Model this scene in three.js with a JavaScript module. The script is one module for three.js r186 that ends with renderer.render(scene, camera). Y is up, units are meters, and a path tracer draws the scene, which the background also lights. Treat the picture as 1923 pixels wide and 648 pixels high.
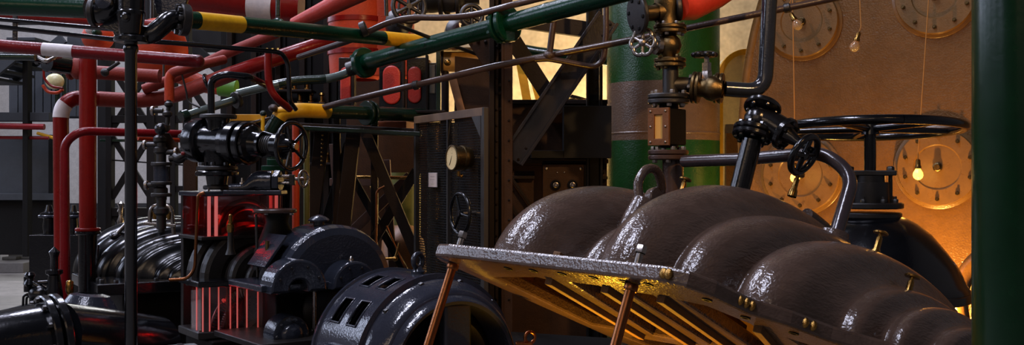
import * as THREE from 'three';
import { mergeGeometries } from 'three/addons/utils/BufferGeometryUtils.js';
import { RoundedBoxGeometry } from 'three/addons/geometries/RoundedBoxGeometry.js';
import { RectAreaLightUniformsLib } from 'three/addons/lights/RectAreaLightUniformsLib.js';

// ---------------------------------------------------------------- camera, sky, lights, exposure
const FOCAL = 2000, EYE = 1.7;                       // focal length in pixels of the 1923 x 648 frame, eye height in metres
const scene = new THREE.Scene();
const camera = new THREE.PerspectiveCamera(2 * Math.atan(324 / FOCAL) * 180 / Math.PI, 1923 / 648, 0.05, 80);
camera.position.set(0, EYE, 0); camera.lookAt(0, EYE, -1); scene.add(camera);
const renderer = new THREE.WebGLRenderer({ antialias: true });
renderer.toneMapping = THREE.LinearToneMapping;
renderer.toneMappingExposure = 0.84;
renderer.shadowMap.enabled = true;
RectAreaLightUniformsLib.init();
scene.background = new THREE.Color().setRGB(0.8, 0.86, 0.95);   // overcast sky outside the hall

const V = (x, y, z) => new THREE.Vector3(x, y, z);
function areaLight(color, intensity, w, h, at, to) {
  const l = new THREE.RectAreaLight(color, intensity, w, h); l.position.copy(at); l.lookAt(to); scene.add(l); return l;
}
function spotLight(color, intensity, at, to, angle, penumbra = 0.5, size = 4) {
  const l = new THREE.SpotLight(color, intensity, 0, angle, penumbra, 2); l.position.copy(at); l.target.position.copy(to);
  l.castShadow = true; l.shadow.radius = size; l.shadow.mapSize.set(1024, 1024); l.shadow.bias = -0.0005; scene.add(l, l.target); return l;
}
// cool daylight entering by the tall windows of the left wall (openings built below, one light in each)
const WINDOW_Z = [-2.6, -6.4, -10.2, -14.0, -17.8, -21.6];
for (const z of WINDOW_Z) areaLight('#d6e0ff', 9, 2.2, 3.6, V(-13.75, 6.4, z), V(0, 6.4, z));
// neutral daylight from the tall windows behind the camera, upper left
const FRONT_X = [-11.2, -8.0, -4.8, -1.6];
for (const x of FRONT_X) areaLight('#ffd2a0', 2.4, 2.0, 3.4, V(x, 6.3, 5.85), V(x, 6.3, -10));
// daylight from the roof lights above the machines (openings in the ceiling below)
const ROOF = [[-7.6, -8.2], [-5.6, -9.4], [-3.6, -10.8], [-3.4, -0.6], [-1.9, -3.2]];
for (const [x, z] of ROOF) areaLight('#e4e6ff', 52, 1.2, 2.6, V(x, 9.93, z), V(x, 0, z - 0.001));
// daylight from the glazed end wall of the hall, far left
areaLight('#f2f0ec', 15, 9, 2.4, V(-7.5, 6.6, -25.7), V(-7.5, 6.6, 0));

// ---------------------------------------------------------------- helpers: places
const P = (px, py, d) => V((px - 961.5) / FOCAL * d, EYE - (py - 324) / FOCAL * d, -d);   // a point seen at (px, py) and standing d metres away
const M = (px, d) => px / FOCAL * d;                                                      // size in metres of px pixels at d metres
let seed = 7; const rnd = () => (seed = (seed * 16807) % 2147483647) / 2147483647;
const X3 = V(1, 0, 0), Y3 = V(0, 1, 0), Z3 = V(0, 0, 1);
const add = (a, b, s = 1) => a.clone().addScaledVector(b, s);
const mix = (a, b, t) => a.clone().lerp(b, t);
const dirOf = (a, b) => b.clone().sub(a).normalize();

// ---------------------------------------------------------------- helpers: geometry (all carry position, normal and uv in metres)
function geo(pos, nor, uv, idx) {
  const g = new THREE.BufferGeometry();
  g.setAttribute('position', new THREE.Float32BufferAttribute(pos, 3));
  if (nor) g.setAttribute('normal', new THREE.Float32BufferAttribute(nor, 3));
  g.setAttribute('uv', new THREE.Float32BufferAttribute(uv, 2));
  g.setIndex(idx); if (!nor) g.computeVertexNormals(); return g;
}
const flat = g => { const n = g.index ? g.toNonIndexed() : g; for (const k of Object.keys(n.attributes)) if (!['position', 'normal', 'uv'].includes(k)) n.deleteAttribute(k); return n; };
const join = (...gs) => { const l = gs.flat(3).filter(Boolean).map(flat); return l.length === 1 ? l[0] : mergeGeometries(l, false); };
function frameOf(axis, hint) {
  const w = axis.clone().normalize(); let h = hint ? hint.clone() : (Math.abs(w.y) < 0.9 ? Y3.clone() : Z3.clone());
  const u = h.addScaledVector(w, -h.dot(w)).normalize(); return [u, w.clone().cross(u), w];     // u x v = w
}
// solid of revolution: profile [[h, r], ...] along axis from origin
function lathe(o, axis, prof, seg = 24, from = 0, arc = Math.PI * 2, crease = 40, hint) {
  const [u, v, w] = frameOf(axis, hint), pos = [], nor = [], uv = [], idx = [], cs = Math.cos(crease * Math.PI / 180);
  const sn = []; for (let i = 0; i + 1 < prof.length; i++) { const dh = prof[i + 1][0] - prof[i][0], dr = prof[i + 1][1] - prof[i][1], l = Math.hypot(dh, dr) || 1; sn.push([dh / l, -dr / l]); }   // [radial, axial]
  const blend = (a, b) => { if (!a || !b || a[0] * b[0] + a[1] * b[1] < cs) return null; const r = a[0] + b[0], h = a[1] + b[1], l = Math.hypot(r, h) || 1; return [r / l, h / l]; };
  const facet = seg <= 8; let s = 0;
  for (let i = 0; i + 1 < prof.length; i++) {
    const n0 = blend(sn[i - 1], sn[i]) || sn[i], n1 = blend(sn[i], sn[i + 1]) || sn[i], ds = Math.hypot(prof[i + 1][0] - prof[i][0], prof[i + 1][1] - prof[i][1]);
    for (let k = 0; k < seg; k++) {
      const b0 = pos.length / 3;
      for (const [kk, e] of [[k, 0], [k + 1, 0], [k, 1], [k + 1, 1]]) {
        const a = from + arc * kk / seg, am = facet ? from + arc * (k + 0.5) / seg : a, [h, r] = prof[i + e], n = e ? n1 : n0;
        const c = Math.cos(a), sI = Math.sin(a), cm = Math.cos(am), sm = Math.sin(am);
        pos.push(o.x + u.x * r * c + v.x * r * sI + w.x * h, o.y + u.y * r * c + v.y * r * sI + w.y * h, o.z + u.z * r * c + v.z * r * sI + w.z * h);
        nor.push((u.x * cm + v.x * sm) * n[0] + w.x * n[1], (u.y * cm + v.y * sm) * n[0] + w.y * n[1], (u.z * cm + v.z * sm) * n[0] + w.z * n[1]);
        uv.push(a * Math.max(prof[i][1], prof[i + 1][1]), s + e * ds);
      }
      idx.push(b0, b0 + 1, b0 + 2, b0 + 1, b0 + 3, b0 + 2);
    }
    s += ds;
  }
  return geo(pos, nor, uv, idx);
}
const cyl = (a, b, r0, r1 = r0, seg = 20) => { const l = a.distanceTo(b); return lathe(a, dirOf(a, b), [[0, 0], [0, r0], [l, r1], [l, 0]], seg); };
// disc with softened rim, centred on c
const disc = (c, axis, r, t, seg = 32, hole = 0) => { const b = Math.min(t * 0.22, 0.006), h = t / 2; return lathe(c, axis, [[-h, hole], [-h, r - b], [-h + b, r], [h - b, r], [h, r - b], [h, hole], ...(hole ? [[-h, hole]] : [])], seg); };
function ball(c, rx, ry = rx, rz = rx, seg = 24, axis) {
  const g = new THREE.SphereGeometry(1, seg, Math.round(seg * 0.7)); g.scale(rx, ry, rz);
  if (axis) g.applyQuaternion(new THREE.Quaternion().setFromUnitVectors(Y3, axis.clone().normalize()));
  g.translate(c.x, c.y, c.z); return g;
}
// tube along points; r may be a number or a function of 0..1
function sweep(pts, r, seg = 16, caps = true) {
  const n = pts.length, T = pts.map((p, i) => dirOf(pts[Math.max(0, i - 1)], pts[Math.min(n - 1, i + 1)]));
  let u = frameOf(T[0])[0]; const pos = [], nor = [], uv = [], idx = []; let s = 0; const R = typeof r === 'function' ? r : () => r;
  for (let i = 0; i < n; i++) {
    u = u.addScaledVector(T[i], -u.dot(T[i])).normalize(); const v = T[i].clone().cross(u), rr = R(i / (n - 1)); if (i) s += pts[i].distanceTo(pts[i - 1]);
    for (let k = 0; k <= seg; k++) {
      const a = Math.PI * 2 * k / seg, c = Math.cos(a), q = Math.sin(a), nx = u.x * c + v.x * q, ny = u.y * c + v.y * q, nz = u.z * c + v.z * q;
      pos.push(pts[i].x + nx * rr, pts[i].y + ny * rr, pts[i].z + nz * rr); nor.push(nx, ny, nz); uv.push(a * rr, s);
    }
    u = u.clone();
  }
  for (let i = 0; i + 1 < n; i++) for (let k = 0; k < seg; k++) { const a = i * (seg + 1) + k, b = a + seg + 1; idx.push(a, a + 1, b, a + 1, b + 1, b); }
  if (caps) for (const [i, sg] of [[0, -1], [n - 1, 1]]) {
    const c0 = pos.length / 3; pos.push(pts[i].x, pts[i].y, pts[i].z); nor.push(T[i].x * sg, T[i].y * sg, T[i].z * sg); uv.push(0, 0);
    for (let k = 0; k <= seg; k++) { const j = (i * (seg + 1) + k) * 3; pos.push(pos[j], pos[j + 1], pos[j + 2]); nor.push(T[i].x * sg, T[i].y * sg, T[i].z * sg); uv.push(pos[j] - pts[i].x, pos[j + 1] - pts[i].y); }
    for (let k = 0; k < seg; k++) sg > 0 ? idx.push(c0, c0 + 1 + k, c0 + 2 + k) : idx.push(c0, c0 + 2 + k, c0 + 1 + k);
  }
  return geo(pos, nor, uv, idx);
}
// polyline with rounded corners
function bend(pts, R = 0.1, steps = 8) {
  const out = [pts[0].clone()];
  for (let i = 1; i + 1 < pts.length; i++) {
    const a = dirOf(pts[i], pts[i - 1]), b = dirOf(pts[i], pts[i + 1]), cut = Math.min(Array.isArray(R) ? R[i - 1] : R, pts[i].distanceTo(pts[i - 1]) * 0.48, pts[i].distanceTo(pts[i + 1]) * 0.48);
    const p0 = add(pts[i], a, cut), p1 = add(pts[i], b, cut);
    for (let k = 0; k <= steps; k++) { const t = k / steps; out.push(p0.clone().multiplyScalar((1 - t) ** 2).addScaledVector(pts[i], 2 * t * (1 - t)).addScaledVector(p1, t * t)); }
  }
  out.push(pts[pts.length - 1].clone()); return out;
}
const curve = (pts, n = 32) => new THREE.CatmullRomCurve3(pts, false, 'centripetal').getPoints(n);
// length along a polyline -> the piece between two fractions (for painted bands)
function cutPath(pts, t0, t1) {
  const L = [0]; for (let i = 1; i < pts.length; i++) L.push(L[i - 1] + pts[i].distanceTo(pts[i - 1])); const tot = L[L.length - 1], out = [];
  const at = s => { let i = 1; while (i < pts.length - 1 && L[i] < s) i++; return mix(pts[i - 1], pts[i], (s - L[i - 1]) / (L[i] - L[i - 1] || 1)); };
  out.push(at(t0 * tot)); for (let i = 0; i < pts.length; i++) if (L[i] > t0 * tot + 1e-5 && L[i] < t1 * tot - 1e-5) out.push(pts[i].clone()); out.push(at(t1 * tot)); return out;
}
function ringGeo(c, axis, R, r, seg = 40, ts = 12, from = 0, arc = Math.PI * 2, hint) {
  const [u, v] = frameOf(axis, hint), pts = []; for (let k = 0; k <= seg; k++) { const a = from + arc * k / seg; pts.push(add(add(c, u, R * Math.cos(a)), v, R * Math.sin(a))); }
  return sweep(pts, r, ts, arc < 6.2);
}
// box set in axes: ex, ey (ez = ex x ey), softened edges
function boxAx(c, sx, sy, sz, ex = X3, ey = Y3, r = 0.004) {
  const b = Math.min(r, sx * 0.3, sy * 0.3, sz * 0.3), g = new RoundedBoxGeometry(sx, sy, sz, 1, b), p = g.attributes.position, n = g.attributes.normal, uv = [];
  for (let i = 0; i < p.count; i++) { const ax = Math.abs(n.getX(i)), ay = Math.abs(n.getY(i)), az = Math.abs(n.getZ(i)); uv.push(...(ax > ay && ax > az ? [p.getZ(i), p.getY(i)] : ay > az ? [p.getX(i), p.getZ(i)] : [p.getX(i), p.getY(i)])); }
  g.setAttribute('uv', new THREE.Float32BufferAttribute(uv, 2));
  const m = new THREE.Matrix4().makeBasis(ex, ey, ex.clone().cross(ey)).setPosition(c); g.applyMatrix4(m); return g;
}
const box = (c, sx, sy, sz, turn = 0, r) => boxAx(c, sx, sy, sz, V(Math.cos(turn), 0, -Math.sin(turn)), Y3, r);
// bar of rectangular section from a to b; w across "side", h along the third axis
function bar(a, b, w, h, side, r) { const d = dirOf(a, b), s = side.clone().addScaledVector(d, -side.dot(d)).normalize(); return boxAx(mix(a, b, 0.5), w, a.distanceTo(b), h, s, d, r); }
// rolled channel: web + two flanges
function channel(a, b, w, h, side, t = 0.008) {
  const d = dirOf(a, b), s = side.clone().addScaledVector(d, -side.dot(d)).normalize(), n = s.clone().cross(d);
  return join(bar(a, b, w, t, s, 0.002), ...[-1, 1].map(k => bar(add(add(a, s, k * (w - t) / 2), n, h / 2), add(add(b, s, k * (w - t) / 2), n, h / 2), t, h, s, 0.002)));
}
const angle = (a, b, w, side, t = 0.007) => { const d = dirOf(a, b), s = side.clone().addScaledVector(d, -side.dot(d)).normalize(), n = s.clone().cross(d); return join(bar(a, b, w, t, s, 0.002), bar(add(add(a, s, w / 2), n, w / 2), add(add(b, s, w / 2), n, w / 2), t, w, s, 0.002)); };
// plate cut from a THREE.Shape, shape x -> ex, y -> ey
function plate(shape, t, o, ex = X3, ey = Y3, bevel = 0.003, seg = 16) {
  const g = new THREE.ExtrudeGeometry(shape, { depth: Math.max(t - 2 * bevel, 1e-4), bevelEnabled: bevel > 0, bevelSize: bevel, bevelThickness: bevel, bevelSegments: 2, curveSegments: seg, steps: 1 });
  g.translate(0, 0, bevel); g.applyMatrix4(new THREE.Matrix4().makeBasis(ex, ey, ex.clone().cross(ey)).setPosition(o)); return g;
}
function shapeOf(pts, holes = []) { const s = new THREE.Shape(pts.map(p => new THREE.Vector2(...p))); for (const h of holes) s.holes.push(new THREE.Path(h.map(p => new THREE.Vector2(...p)))); return s; }
const circlePts = (x, y, r, n = 16, ry = r) => Array.from({ length: n }, (_, k) => [x + r * Math.cos(2 * Math.PI * k / n), y + ry * Math.sin(2 * Math.PI * k / n)]);
const hexBolt = (c, axis, r, h, stud = 0) => join(lathe(c, axis, [[0, r], [h * 0.8, r], [h, r * 0.85], [h, 0]], 6), stud && cyl(add(c, axis, h), add(c, axis, h + stud), r * 0.55, r * 0.5, 8));
// surface through rings of points, smooth; open or closed round
function loft(rings, closed = false, flip = false) {
  const n = rings.length, m = rings[0].length, pos = [], uv = [], idx = []; let s = 0;
  for (let i = 0; i < n; i++) { if (i) s += rings[i][m >> 1].distanceTo(rings[i - 1][m >> 1]); let q = 0; for (let k = 0; k < m; k++) { if (k) q += rings[i][k].distanceTo(rings[i][k - 1]); const p = rings[i][k]; pos.push(p.x, p.y, p.z); uv.push(q, s); } }
  for (let i = 0; i + 1 < n; i++) for (let k = 0; k + 1 < m; k++) { const a = i * m + k, b = a + m; flip ? idx.push(a, b, a + 1, a + 1, b, b + 1) : idx.push(a, a + 1, b, a + 1, b + 1, b); }
  const g = geo(pos, null, uv, idx);
  if (closed) { const N = g.attributes.normal; for (let i = 0; i < n; i++) { const a = i * m, b = a + m - 1, v = V(N.getX(a) + N.getX(b), N.getY(a) + N.getY(b), N.getZ(a) + N.getZ(b)).normalize(); N.setXYZ(a, v.x, v.y, v.z); N.setXYZ(b, v.x, v.y, v.z); } }
  return g;
}

// ---------------------------------------------------------------- helpers: the scene tree
const taken = new Map(), origin = new WeakMap();
const numbered = n => { const k = taken.get(n) || 0; taken.set(n, k + 1); return k ? `${n}_${String(k).padStart(3, '0')}` : n; };
function thing(name, label, category, at = V(0, 0, 0), group, quat) {
  const o = new THREE.Group(); o.name = numbered(name); o.position.copy(at); if (quat) o.quaternion.copy(quat); o.userData = { label, category }; if (group) o.userData.group = group;
  origin.set(o, quat ? V(0, 0, 0) : at.clone()); scene.add(o); return o;
}
function part(name, g, mat, parent, label) {     // g in world axes, or in the parent's own axes when the parent is turned
  const at = origin.get(parent), q = Array.isArray(g) ? join(g) : g; q.translate(-at.x, -at.y, -at.z);
  const m = new THREE.Mesh(q, mat); m.name = name; m.castShadow = m.receiveShadow = true; origin.set(m, at); if (label) m.userData.label = label; parent.add(m); return m;
}
function solo(name, g, mat, label, category, group) {
  const q = Array.isArray(g) ? join(g) : g; q.computeBoundingBox(); const c = q.boundingBox.getCenter(V(0, 0, 0)); c.y = q.boundingBox.min.y; q.translate(-c.x, -c.y, -c.z);
  const m = new THREE.Mesh(q, mat); m.name = numbered(name); m.position.copy(c); m.castShadow = m.receiveShadow = true; m.userData = { label, category }; if (group) m.userData.group = group; origin.set(m, c); scene.add(m); return m;
}
function struct(name, g, mat, label) {
  const q = Array.isArray(g) ? join(g) : g, m = new THREE.Mesh(q, mat); m.name = name; m.castShadow = m.receiveShadow = true; m.userData = { kind: 'structure' }; if (label) m.userData.label = label; origin.set(m, V(0, 0, 0)); scene.add(m); return m;
}
const stuff = m => { m.userData.kind = 'stuff'; return m; };

// ---------------------------------------------------------------- materials
function noiseField(n, cells, sd) {          // tiling gradient noise, about 0..1
  let s = sd; const r = () => (s = (s * 16807) % 2147483647) / 2147483647, g = Array.from({ length: cells * cells }, () => { const a = r() * 6.2832; return [Math.cos(a), Math.sin(a)]; }), out = new Float32Array(n * n), q = t => t * t * t * (t * (t * 6 - 15) + 10);
  for (let y = 0; y < n; y++) for (let x = 0; x < n; x++) {
    const fx = x / n * cells, fy = y / n * cells, x0 = fx | 0, y0 = fy | 0, tx = fx - x0, ty = fy - y0, x1 = (x0 + 1) % cells, y1 = (y0 + 1) % cells, d = (i, j, a, b) => g[j * cells + i][0] * a + g[j * cells + i][1] * b, sx = q(tx), sy = q(ty);
    out[y * n + x] = 0.5 + 0.75 * ((d(x0, y0, tx, ty) * (1 - sx) + d(x1, y0, tx - 1, ty) * sx) * (1 - sy) + (d(x0, y1, tx, ty - 1) * (1 - sx) + d(x1, y1, tx - 1, ty - 1) * sx) * sy);
  }
  return out;
}
function texture(n, fn, repeat, srgb) {
  const d = new Uint8Array(n * n * 4); for (let i = 0; i < n * n; i++) { const v = fn(i); for (let k = 0; k < 3; k++) d[i * 4 + k] = Math.max(0, Math.min(255, Math.round(255 * (Array.isArray(v) ? v[k] : v)))); d[i * 4 + 3] = 255; }
  const t = new THREE.DataTexture(d, n, n); t.wrapS = t.wrapT = THREE.RepeatWrapping; t.magFilter = THREE.LinearFilter; t.minFilter = THREE.LinearMipmapLinearFilter; t.generateMipmaps = true; t.repeat.set(repeat, repeat); if (srgb) t.colorSpace = THREE.SRGBColorSpace; t.needsUpdate = true; return t;
}
const N = 512, n8 = noiseField(N, 8, 3), n24 = noiseField(N, 24, 5), n64 = noiseField(N, 64, 9), n128 = noiseField(N, 128, 13);
const peel = texture(N, i => 0.25 * n24[i] + 0.45 * n64[i] + 0.3 * n128[i], 1.3);            // brushed thick paint, 0.45 m a tile
const rough = texture(N, i => 0.3 * n8[i] + 0.3 * n24[i] + 0.4 * n128[i], 3);
const cast = texture(N, i => 0.15 * n24[i] + 0.35 * n64[i] + 0.5 * n128[i], 5);
const gloss = texture(N, i => 0.55 + 0.3 * (0.5 * n8[i] + 0.3 * n24[i] + 0.2 * n64[i]), 1.3);
const tint = texture(N, i => { const v = 0.8 + 0.2 * (0.4 * n8[i] + 0.35 * n24[i] + 0.25 * n64[i]); return v; }, 1.1, true);   // patchy paint tone
const blotch = texture(N, i => { const v = 0.62 + 0.38 * (0.4 * n8[i] + 0.35 * n24[i] + 0.25 * n64[i]); return v; }, 0.45, true);
function mat(color, roughness, o = {}) {
  const m = new THREE.MeshPhysicalMaterial({ color, roughness, metalness: o.metal || 0, side: o.side || THREE.FrontSide });
  if (o.bump) { m.bumpMap = o.bumpMap || peel; m.bumpScale = o.bump * 0.45; }
  if (o.map !== null) m.map = o.map || tint;
  if (o.coat) { m.clearcoat = o.coat; m.clearcoatRoughness = o.coatRough ?? 0.15; }
  if (o.gloss) m.roughnessMap = gloss;
  if (o.dull) m.specularIntensity = o.dull === 1 ? 0.35 : o.dull;
  if (o.glow) { m.emissive = new THREE.Color(o.glow); m.emissiveIntensity = o.glowPower || 1; }
  return m;
}
const mBlack = mat('#0d0e11', 0.24, { bump: 0.0011, gloss: 1 });
const mBlackDull = mat('#0f0e0d', 0.6, { dull: 1, bump: 0.002 });
const mIron = mat('#1b1816', 0.5, { bump: 0.002, bumpMap: cast, gloss: 1 });
const mSteelwork = mat('#1c120b', 0.55, { dull: 1, bump: 0.002 });
const mSlate = mat('#272a33', 0.3, { bump: 0.0035, gloss: 1 });
const mCover = mat('#58463c', 0.3, { map: blotch, bump: 0.006, gloss: 1 });
const mCoverInside = mat('#7a5220', 0.75, { bump: 0.012, bumpMap: rough, map: blotch });
const mRed = mat('#7c0f08', 0.42, { dull: 0.5, bump: 0.002, gloss: 1 });
const mCrimson = mat('#760f14', 0.42, { dull: 0.5, bump: 0.003, gloss: 1 });
const mPinkRed = mat('#8a3226', 0.5, { dull: 0.5, bump: 0.004 });
const mOrange = mat('#b43a16', 0.5, { dull: 0.5, bump: 0.004 });
const mGreen = mat('#05301f', 0.34, { dull: 0.6, bump: 0.002, gloss: 1 });
const mDarkGreen = mat('#0a2216', 0.32, { bump: 0.002, gloss: 1 });
const mYellow = mat('#e0a60c', 0.45, { bump: 0.001 });
const mWhiteBand = mat('#d6cdca', 0.5, { bump: 0.002 });
const mRustPipe = mat('#3c2b24', 0.42, { bump: 0.002, gloss: 1 });
const mBrass = mat('#9a763e', 0.38, { metal: 1, bump: 0.001, gloss: 1 });
const mCopper = mat('#8e5a38', 0.42, { metal: 1, bump: 0.001, gloss: 1 });
const mBronze = mat('#6c5a3c', 0.42, { metal: 1, bump: 0.002, bumpMap: cast, gloss: 1 });
const mSteel = mat('#a7a09a', 0.38, { metal: 1, bump: 0.001, gloss: 1 });
const mBoltSteel = mat('#8d8781', 0.4, { metal: 1, map: null });
const mGlass = new THREE.MeshPhysicalMaterial({ color: '#f4f6f6', roughness: 0.03, transmission: 1, thickness: 0, ior: 1.5, side: THREE.DoubleSide });

// ================================================================= the hall
const mConcrete = mat('#8f8a84', 0.8, { bump: 0.003, bumpMap: rough, map: blotch });
const mFloor = mat('#6a6560', 0.55, { bump: 0.002, bumpMap: rough, map: blotch });
const mFloorPale = mat('#87817c', 0.6, { bump: 0.002, bumpMap: rough, map: blotch });
const mPlaster = mat('#d2cecb', 0.85, { bump: 0.001 });
const mWarmPlaster = mat('#e8d8b0', 0.8, { bump: 0.002, map: blotch });
const mRoof = mat('#4a4744', 0.9, {});
const mDarkPanel = mat('#2a292c', 0.7, {});
const wallBox = (x0, x1, y0, y1, z0, z1) => box(V((x0 + x1) / 2, (y0 + y1) / 2, (z0 + z1) / 2), x1 - x0, y1 - y0, z1 - z0, 0, 0.001);

const floor = struct('floor', wallBox(-14.4, 8.4, -0.3, -0.02, -26.4, 6.4), mConcrete);
// floor slabs in the part of the hall that is in view, joints open between them
for (let i = 0; i < 9; i++) for (let j = 0; j < 12; j++) {
  const x = -13.6 + i * 1.5 + (j % 2) * 0.4, z = -10.6 - j * 1.02;
  part('slab', wallBox(x + 0.006, x + 1.494, -0.02, 0, z - 1.014, z - 0.006), (i * 7 + j * 3) % 4 === 0 || j % 3 === 1 ? mFloorPale : mFloor, floor);
}
{ // ceiling with five roof light openings
  const o = [[-14.4, 8.4], [6.4, -26.4]], hole = ([x, z]) => [[x - 0.65, -(z + 1.3)], [x + 0.65, -(z + 1.3)], [x + 0.65, -(z - 1.3)], [x - 0.65, -(z - 1.3)]];
  const sh = shapeOf([[-14.4, -6.4], [8.4, -6.4], [8.4, 26.4], [-14.4, 26.4]], ROOF.map(hole));
  struct('ceiling', plate(sh, 0.3, V(0, 10, 0), X3, V(0, 0, -1), 0, 4), mRoof);
  ROOF.forEach(([x, z], i) => { const w = struct(`window_${i + 12}`, [wallBox(x - 0.65, x - 0.6, 10.1, 10.2, z - 1.3, z + 1.3), wallBox(x + 0.6, x + 0.65, 10.1, 10.2, z - 1, z + 1)], mBlackDull); part('mullion', wallBox(x - 0.02, x + 0.02, 10.12, 10.18, z - 1, z + 1), mBlackDull, w); part('pane', wallBox(x - 0.6, x + 0.6, 10.14, 10.15, z - 1, z + 1), mGlass, w); });
}
struct('wall_right', wallBox(8, 8.4, 0, 10, -26.4, 6.4), mConcrete);
{
  const g = [wallBox(-14.4, 8.4, 0, 4.6, 6, 6.4), wallBox(-14.4, 8.4, 8, 10, 6, 6.4)]; let x0 = -14.4;
  for (const x of FRONT_X) { g.push(wallBox(x0, x - 1, 4.6, 8, 6, 6.4)); x0 = x + 1; }
  g.push(wallBox(x0, 8.4, 4.6, 8, 6, 6.4)); struct('wall_front', g, mConcrete);
  FRONT_X.forEach((x, i) => { const w = struct(`window_${i + 8}`, [wallBox(x - 1, x + 1, 4.6, 4.66, 6.15, 6.21), wallBox(x - 1, x + 1, 7.94, 8, 6.15, 6.21)], mBlackDull); for (const k of [-0.5, 0, 0.5]) part('mullion', wallBox(x + k - 0.025, x + k + 0.025, 4.66, 7.94, 6.15, 6.21), mBlackDull, w); part('pane', wallBox(x - 1, x + 1, 4.66, 7.94, 6.18, 6.185), mGlass, w); });
}
// left wall with six tall window openings
{
  const g = [wallBox(-14.4, -14, 0, 4.6, -26.4, 6), wallBox(-14.4, -14, 8.2, 10, -26.4, 6)]; let z1 = 6;
  for (const z of WINDOW_Z) { g.push(wallBox(-14.4, -14, 4.6, 8.2, z + 1.1, z1)); z1 = z - 1.1; }
  g.push(wallBox(-14.4, -14, 4.6, 8.2, -26.4, z1)); struct('wall_left', g, mConcrete);
  WINDOW_Z.forEach((z, i) => {
    const w = struct(`window_${i + 1}`, [wallBox(-14.22, -14.16, 4.6, 4.66, z - 1.1, z + 1.1), wallBox(-14.22, -14.16, 8.14, 8.2, z - 1.1, z + 1.1)], mBlackDull);
    for (const k of [-0.55, 0, 0.55]) part('mullion', wallBox(-14.22, -14.16, 4.66, 8.14, z + k - 0.025, z + k + 0.025), mBlackDull, w);
    for (const y of [5.5, 6.4, 7.3]) part('glazing_bar', wallBox(-14.21, -14.17, y - 0.02, y + 0.02, z - 1.1, z + 1.1), mBlackDull, w);
    part('pane', wallBox(-14.195, -14.19, 4.66, 8.14, z - 1.1, z + 1.1), mGlass, w);
  });
}
// far end wall of the hall: white plaster above a dark dado, glazed high up
struct('wall_back', [wallBox(-14.4, -1.2, 0.95, 5.3, -26.4, -26), wallBox(-14.4, -1.2, 7.9, 10, -26.4, -26), wallBox(-14.4, -12.2, 5.3, 7.9, -26.4, -26), wallBox(-2.8, -1.2, 5.3, 7.9, -26.4, -26)], mPlaster);
struct('baseboard_back', wallBox(-14, -1.2, 0, 0.95, -26.4, -25.96), mDarkPanel);
{
  const w = struct('window_7', [wallBox(-12.2, -2.8, 5.3, 5.38, -26.25, -26.15), wallBox(-12.2, -2.8, 7.82, 7.9, -26.25, -26.15)], mBlackDull);
  for (let k = 0; k <= 12; k++) { const x = -12.16 + k * 0.776; part('mullion', wallBox(x - 0.03, x + 0.03, 5.38, 7.82, -26.23, -26.17), mBlackDull, w); }
  part('pane', wallBox(-12.2, -2.8, 5.38, 7.82, -26.205, -26.195), mGlass, w);
}
// the plant bay on the right ends in a nearer wall, painted cream
struct('wall_bay', [wallBox(-1.6, 8, 0, 10, -10.6, -10.2), wallBox(-1.6, -1.2, 0, 10, -26, -10.6)], mWarmPlaster);

// ================================================================= lifted turbine cover in the foreground
const coverQuat = (() => {
  const psi = 47 * Math.PI / 180, t = 22 * Math.PI / 180, r = 1 * Math.PI / 180, X = V(Math.cos(psi) * Math.cos(r), -Math.sin(r), Math.sin(psi) * Math.cos(r));
  let b = V(Math.sin(psi), 0, -Math.cos(psi)); b.addScaledVector(X, -b.dot(X)).normalize(); const u = b.clone().cross(X); if (u.y < 0) u.negate();
  const F = b.clone().multiplyScalar(-Math.cos(t)).addScaledVector(u, Math.sin(t)), U = F.clone().cross(X);
  return new THREE.Quaternion().setFromRotationMatrix(new THREE.Matrix4().makeBasis(X, U, F));
})();
const coverAt = P(838, 464, 4.6);
const cover = thing('turbine_cover', 'large brown-grey ribbed turbine cover lifted and propped on brass posts', 'turbine cover', coverAt, undefined, coverQuat);
const coverPoint = (x, y, z) => V(x, y, z).applyQuaternion(coverQuat).add(coverAt);      // cover axes -> world
// humps: [place along axis, radius, half width, axis set-back, height / radius]
const HUMPS = [[0.27, 1.0, 0.16, 1.08, 0.6], [0.56, 0.84, 0.07, 1.12, 0.56], [0.9, 1.19, 0.115, 1.24, 0.55], [1.13, 1.06, 0.085, 1.25, 0.5], [1.375, 0.99, 0.1, 1.29, 0.46], [1.565, 0.69, 0.06, 1.3, 0.46], [1.7, 0.55, 0.05, 1.26, 0.46], [1.805, 0.4, 0.042, 1.2, 0.5]];
function coverAtX(x) {                                 // [radius, set-back, height ratio] along the axis: rounded humps with narrow valleys
  let s = 0, W = 0, b = 0, k = 0; const p = 30;
  for (const [xc, R, w, bb, kk] of HUMPS) {
    const q = Math.abs(x - xc) / (w * 1.25), r = q < 1 ? R - w * 1.5 * (1 - Math.sqrt(1 - q * q)) : R - w * 1.5 - (q - 1) * w * 4, g = Math.exp(-(((x - xc) / (w + 0.06)) ** 2)) + 1e-9;
    s += Math.max(0.05, r) ** p; W += g; b += g * bb; k += g * kk;
  }
  return [s ** (1 / p), b / W, k / W];
}
const coverRing = (x, shrink = 0, scale = 1, n = 72, y0 = 0) => { const [R0, B, K] = coverAtX(x), R = Math.max(0.02, (R0 - shrink) * scale); return Array.from({ length: n + 1 }, (_, i) => { const a = Math.PI * i / n; return V(x, y0 + K * R * Math.sin(a), -B + R * Math.cos(a)); }); };
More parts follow.
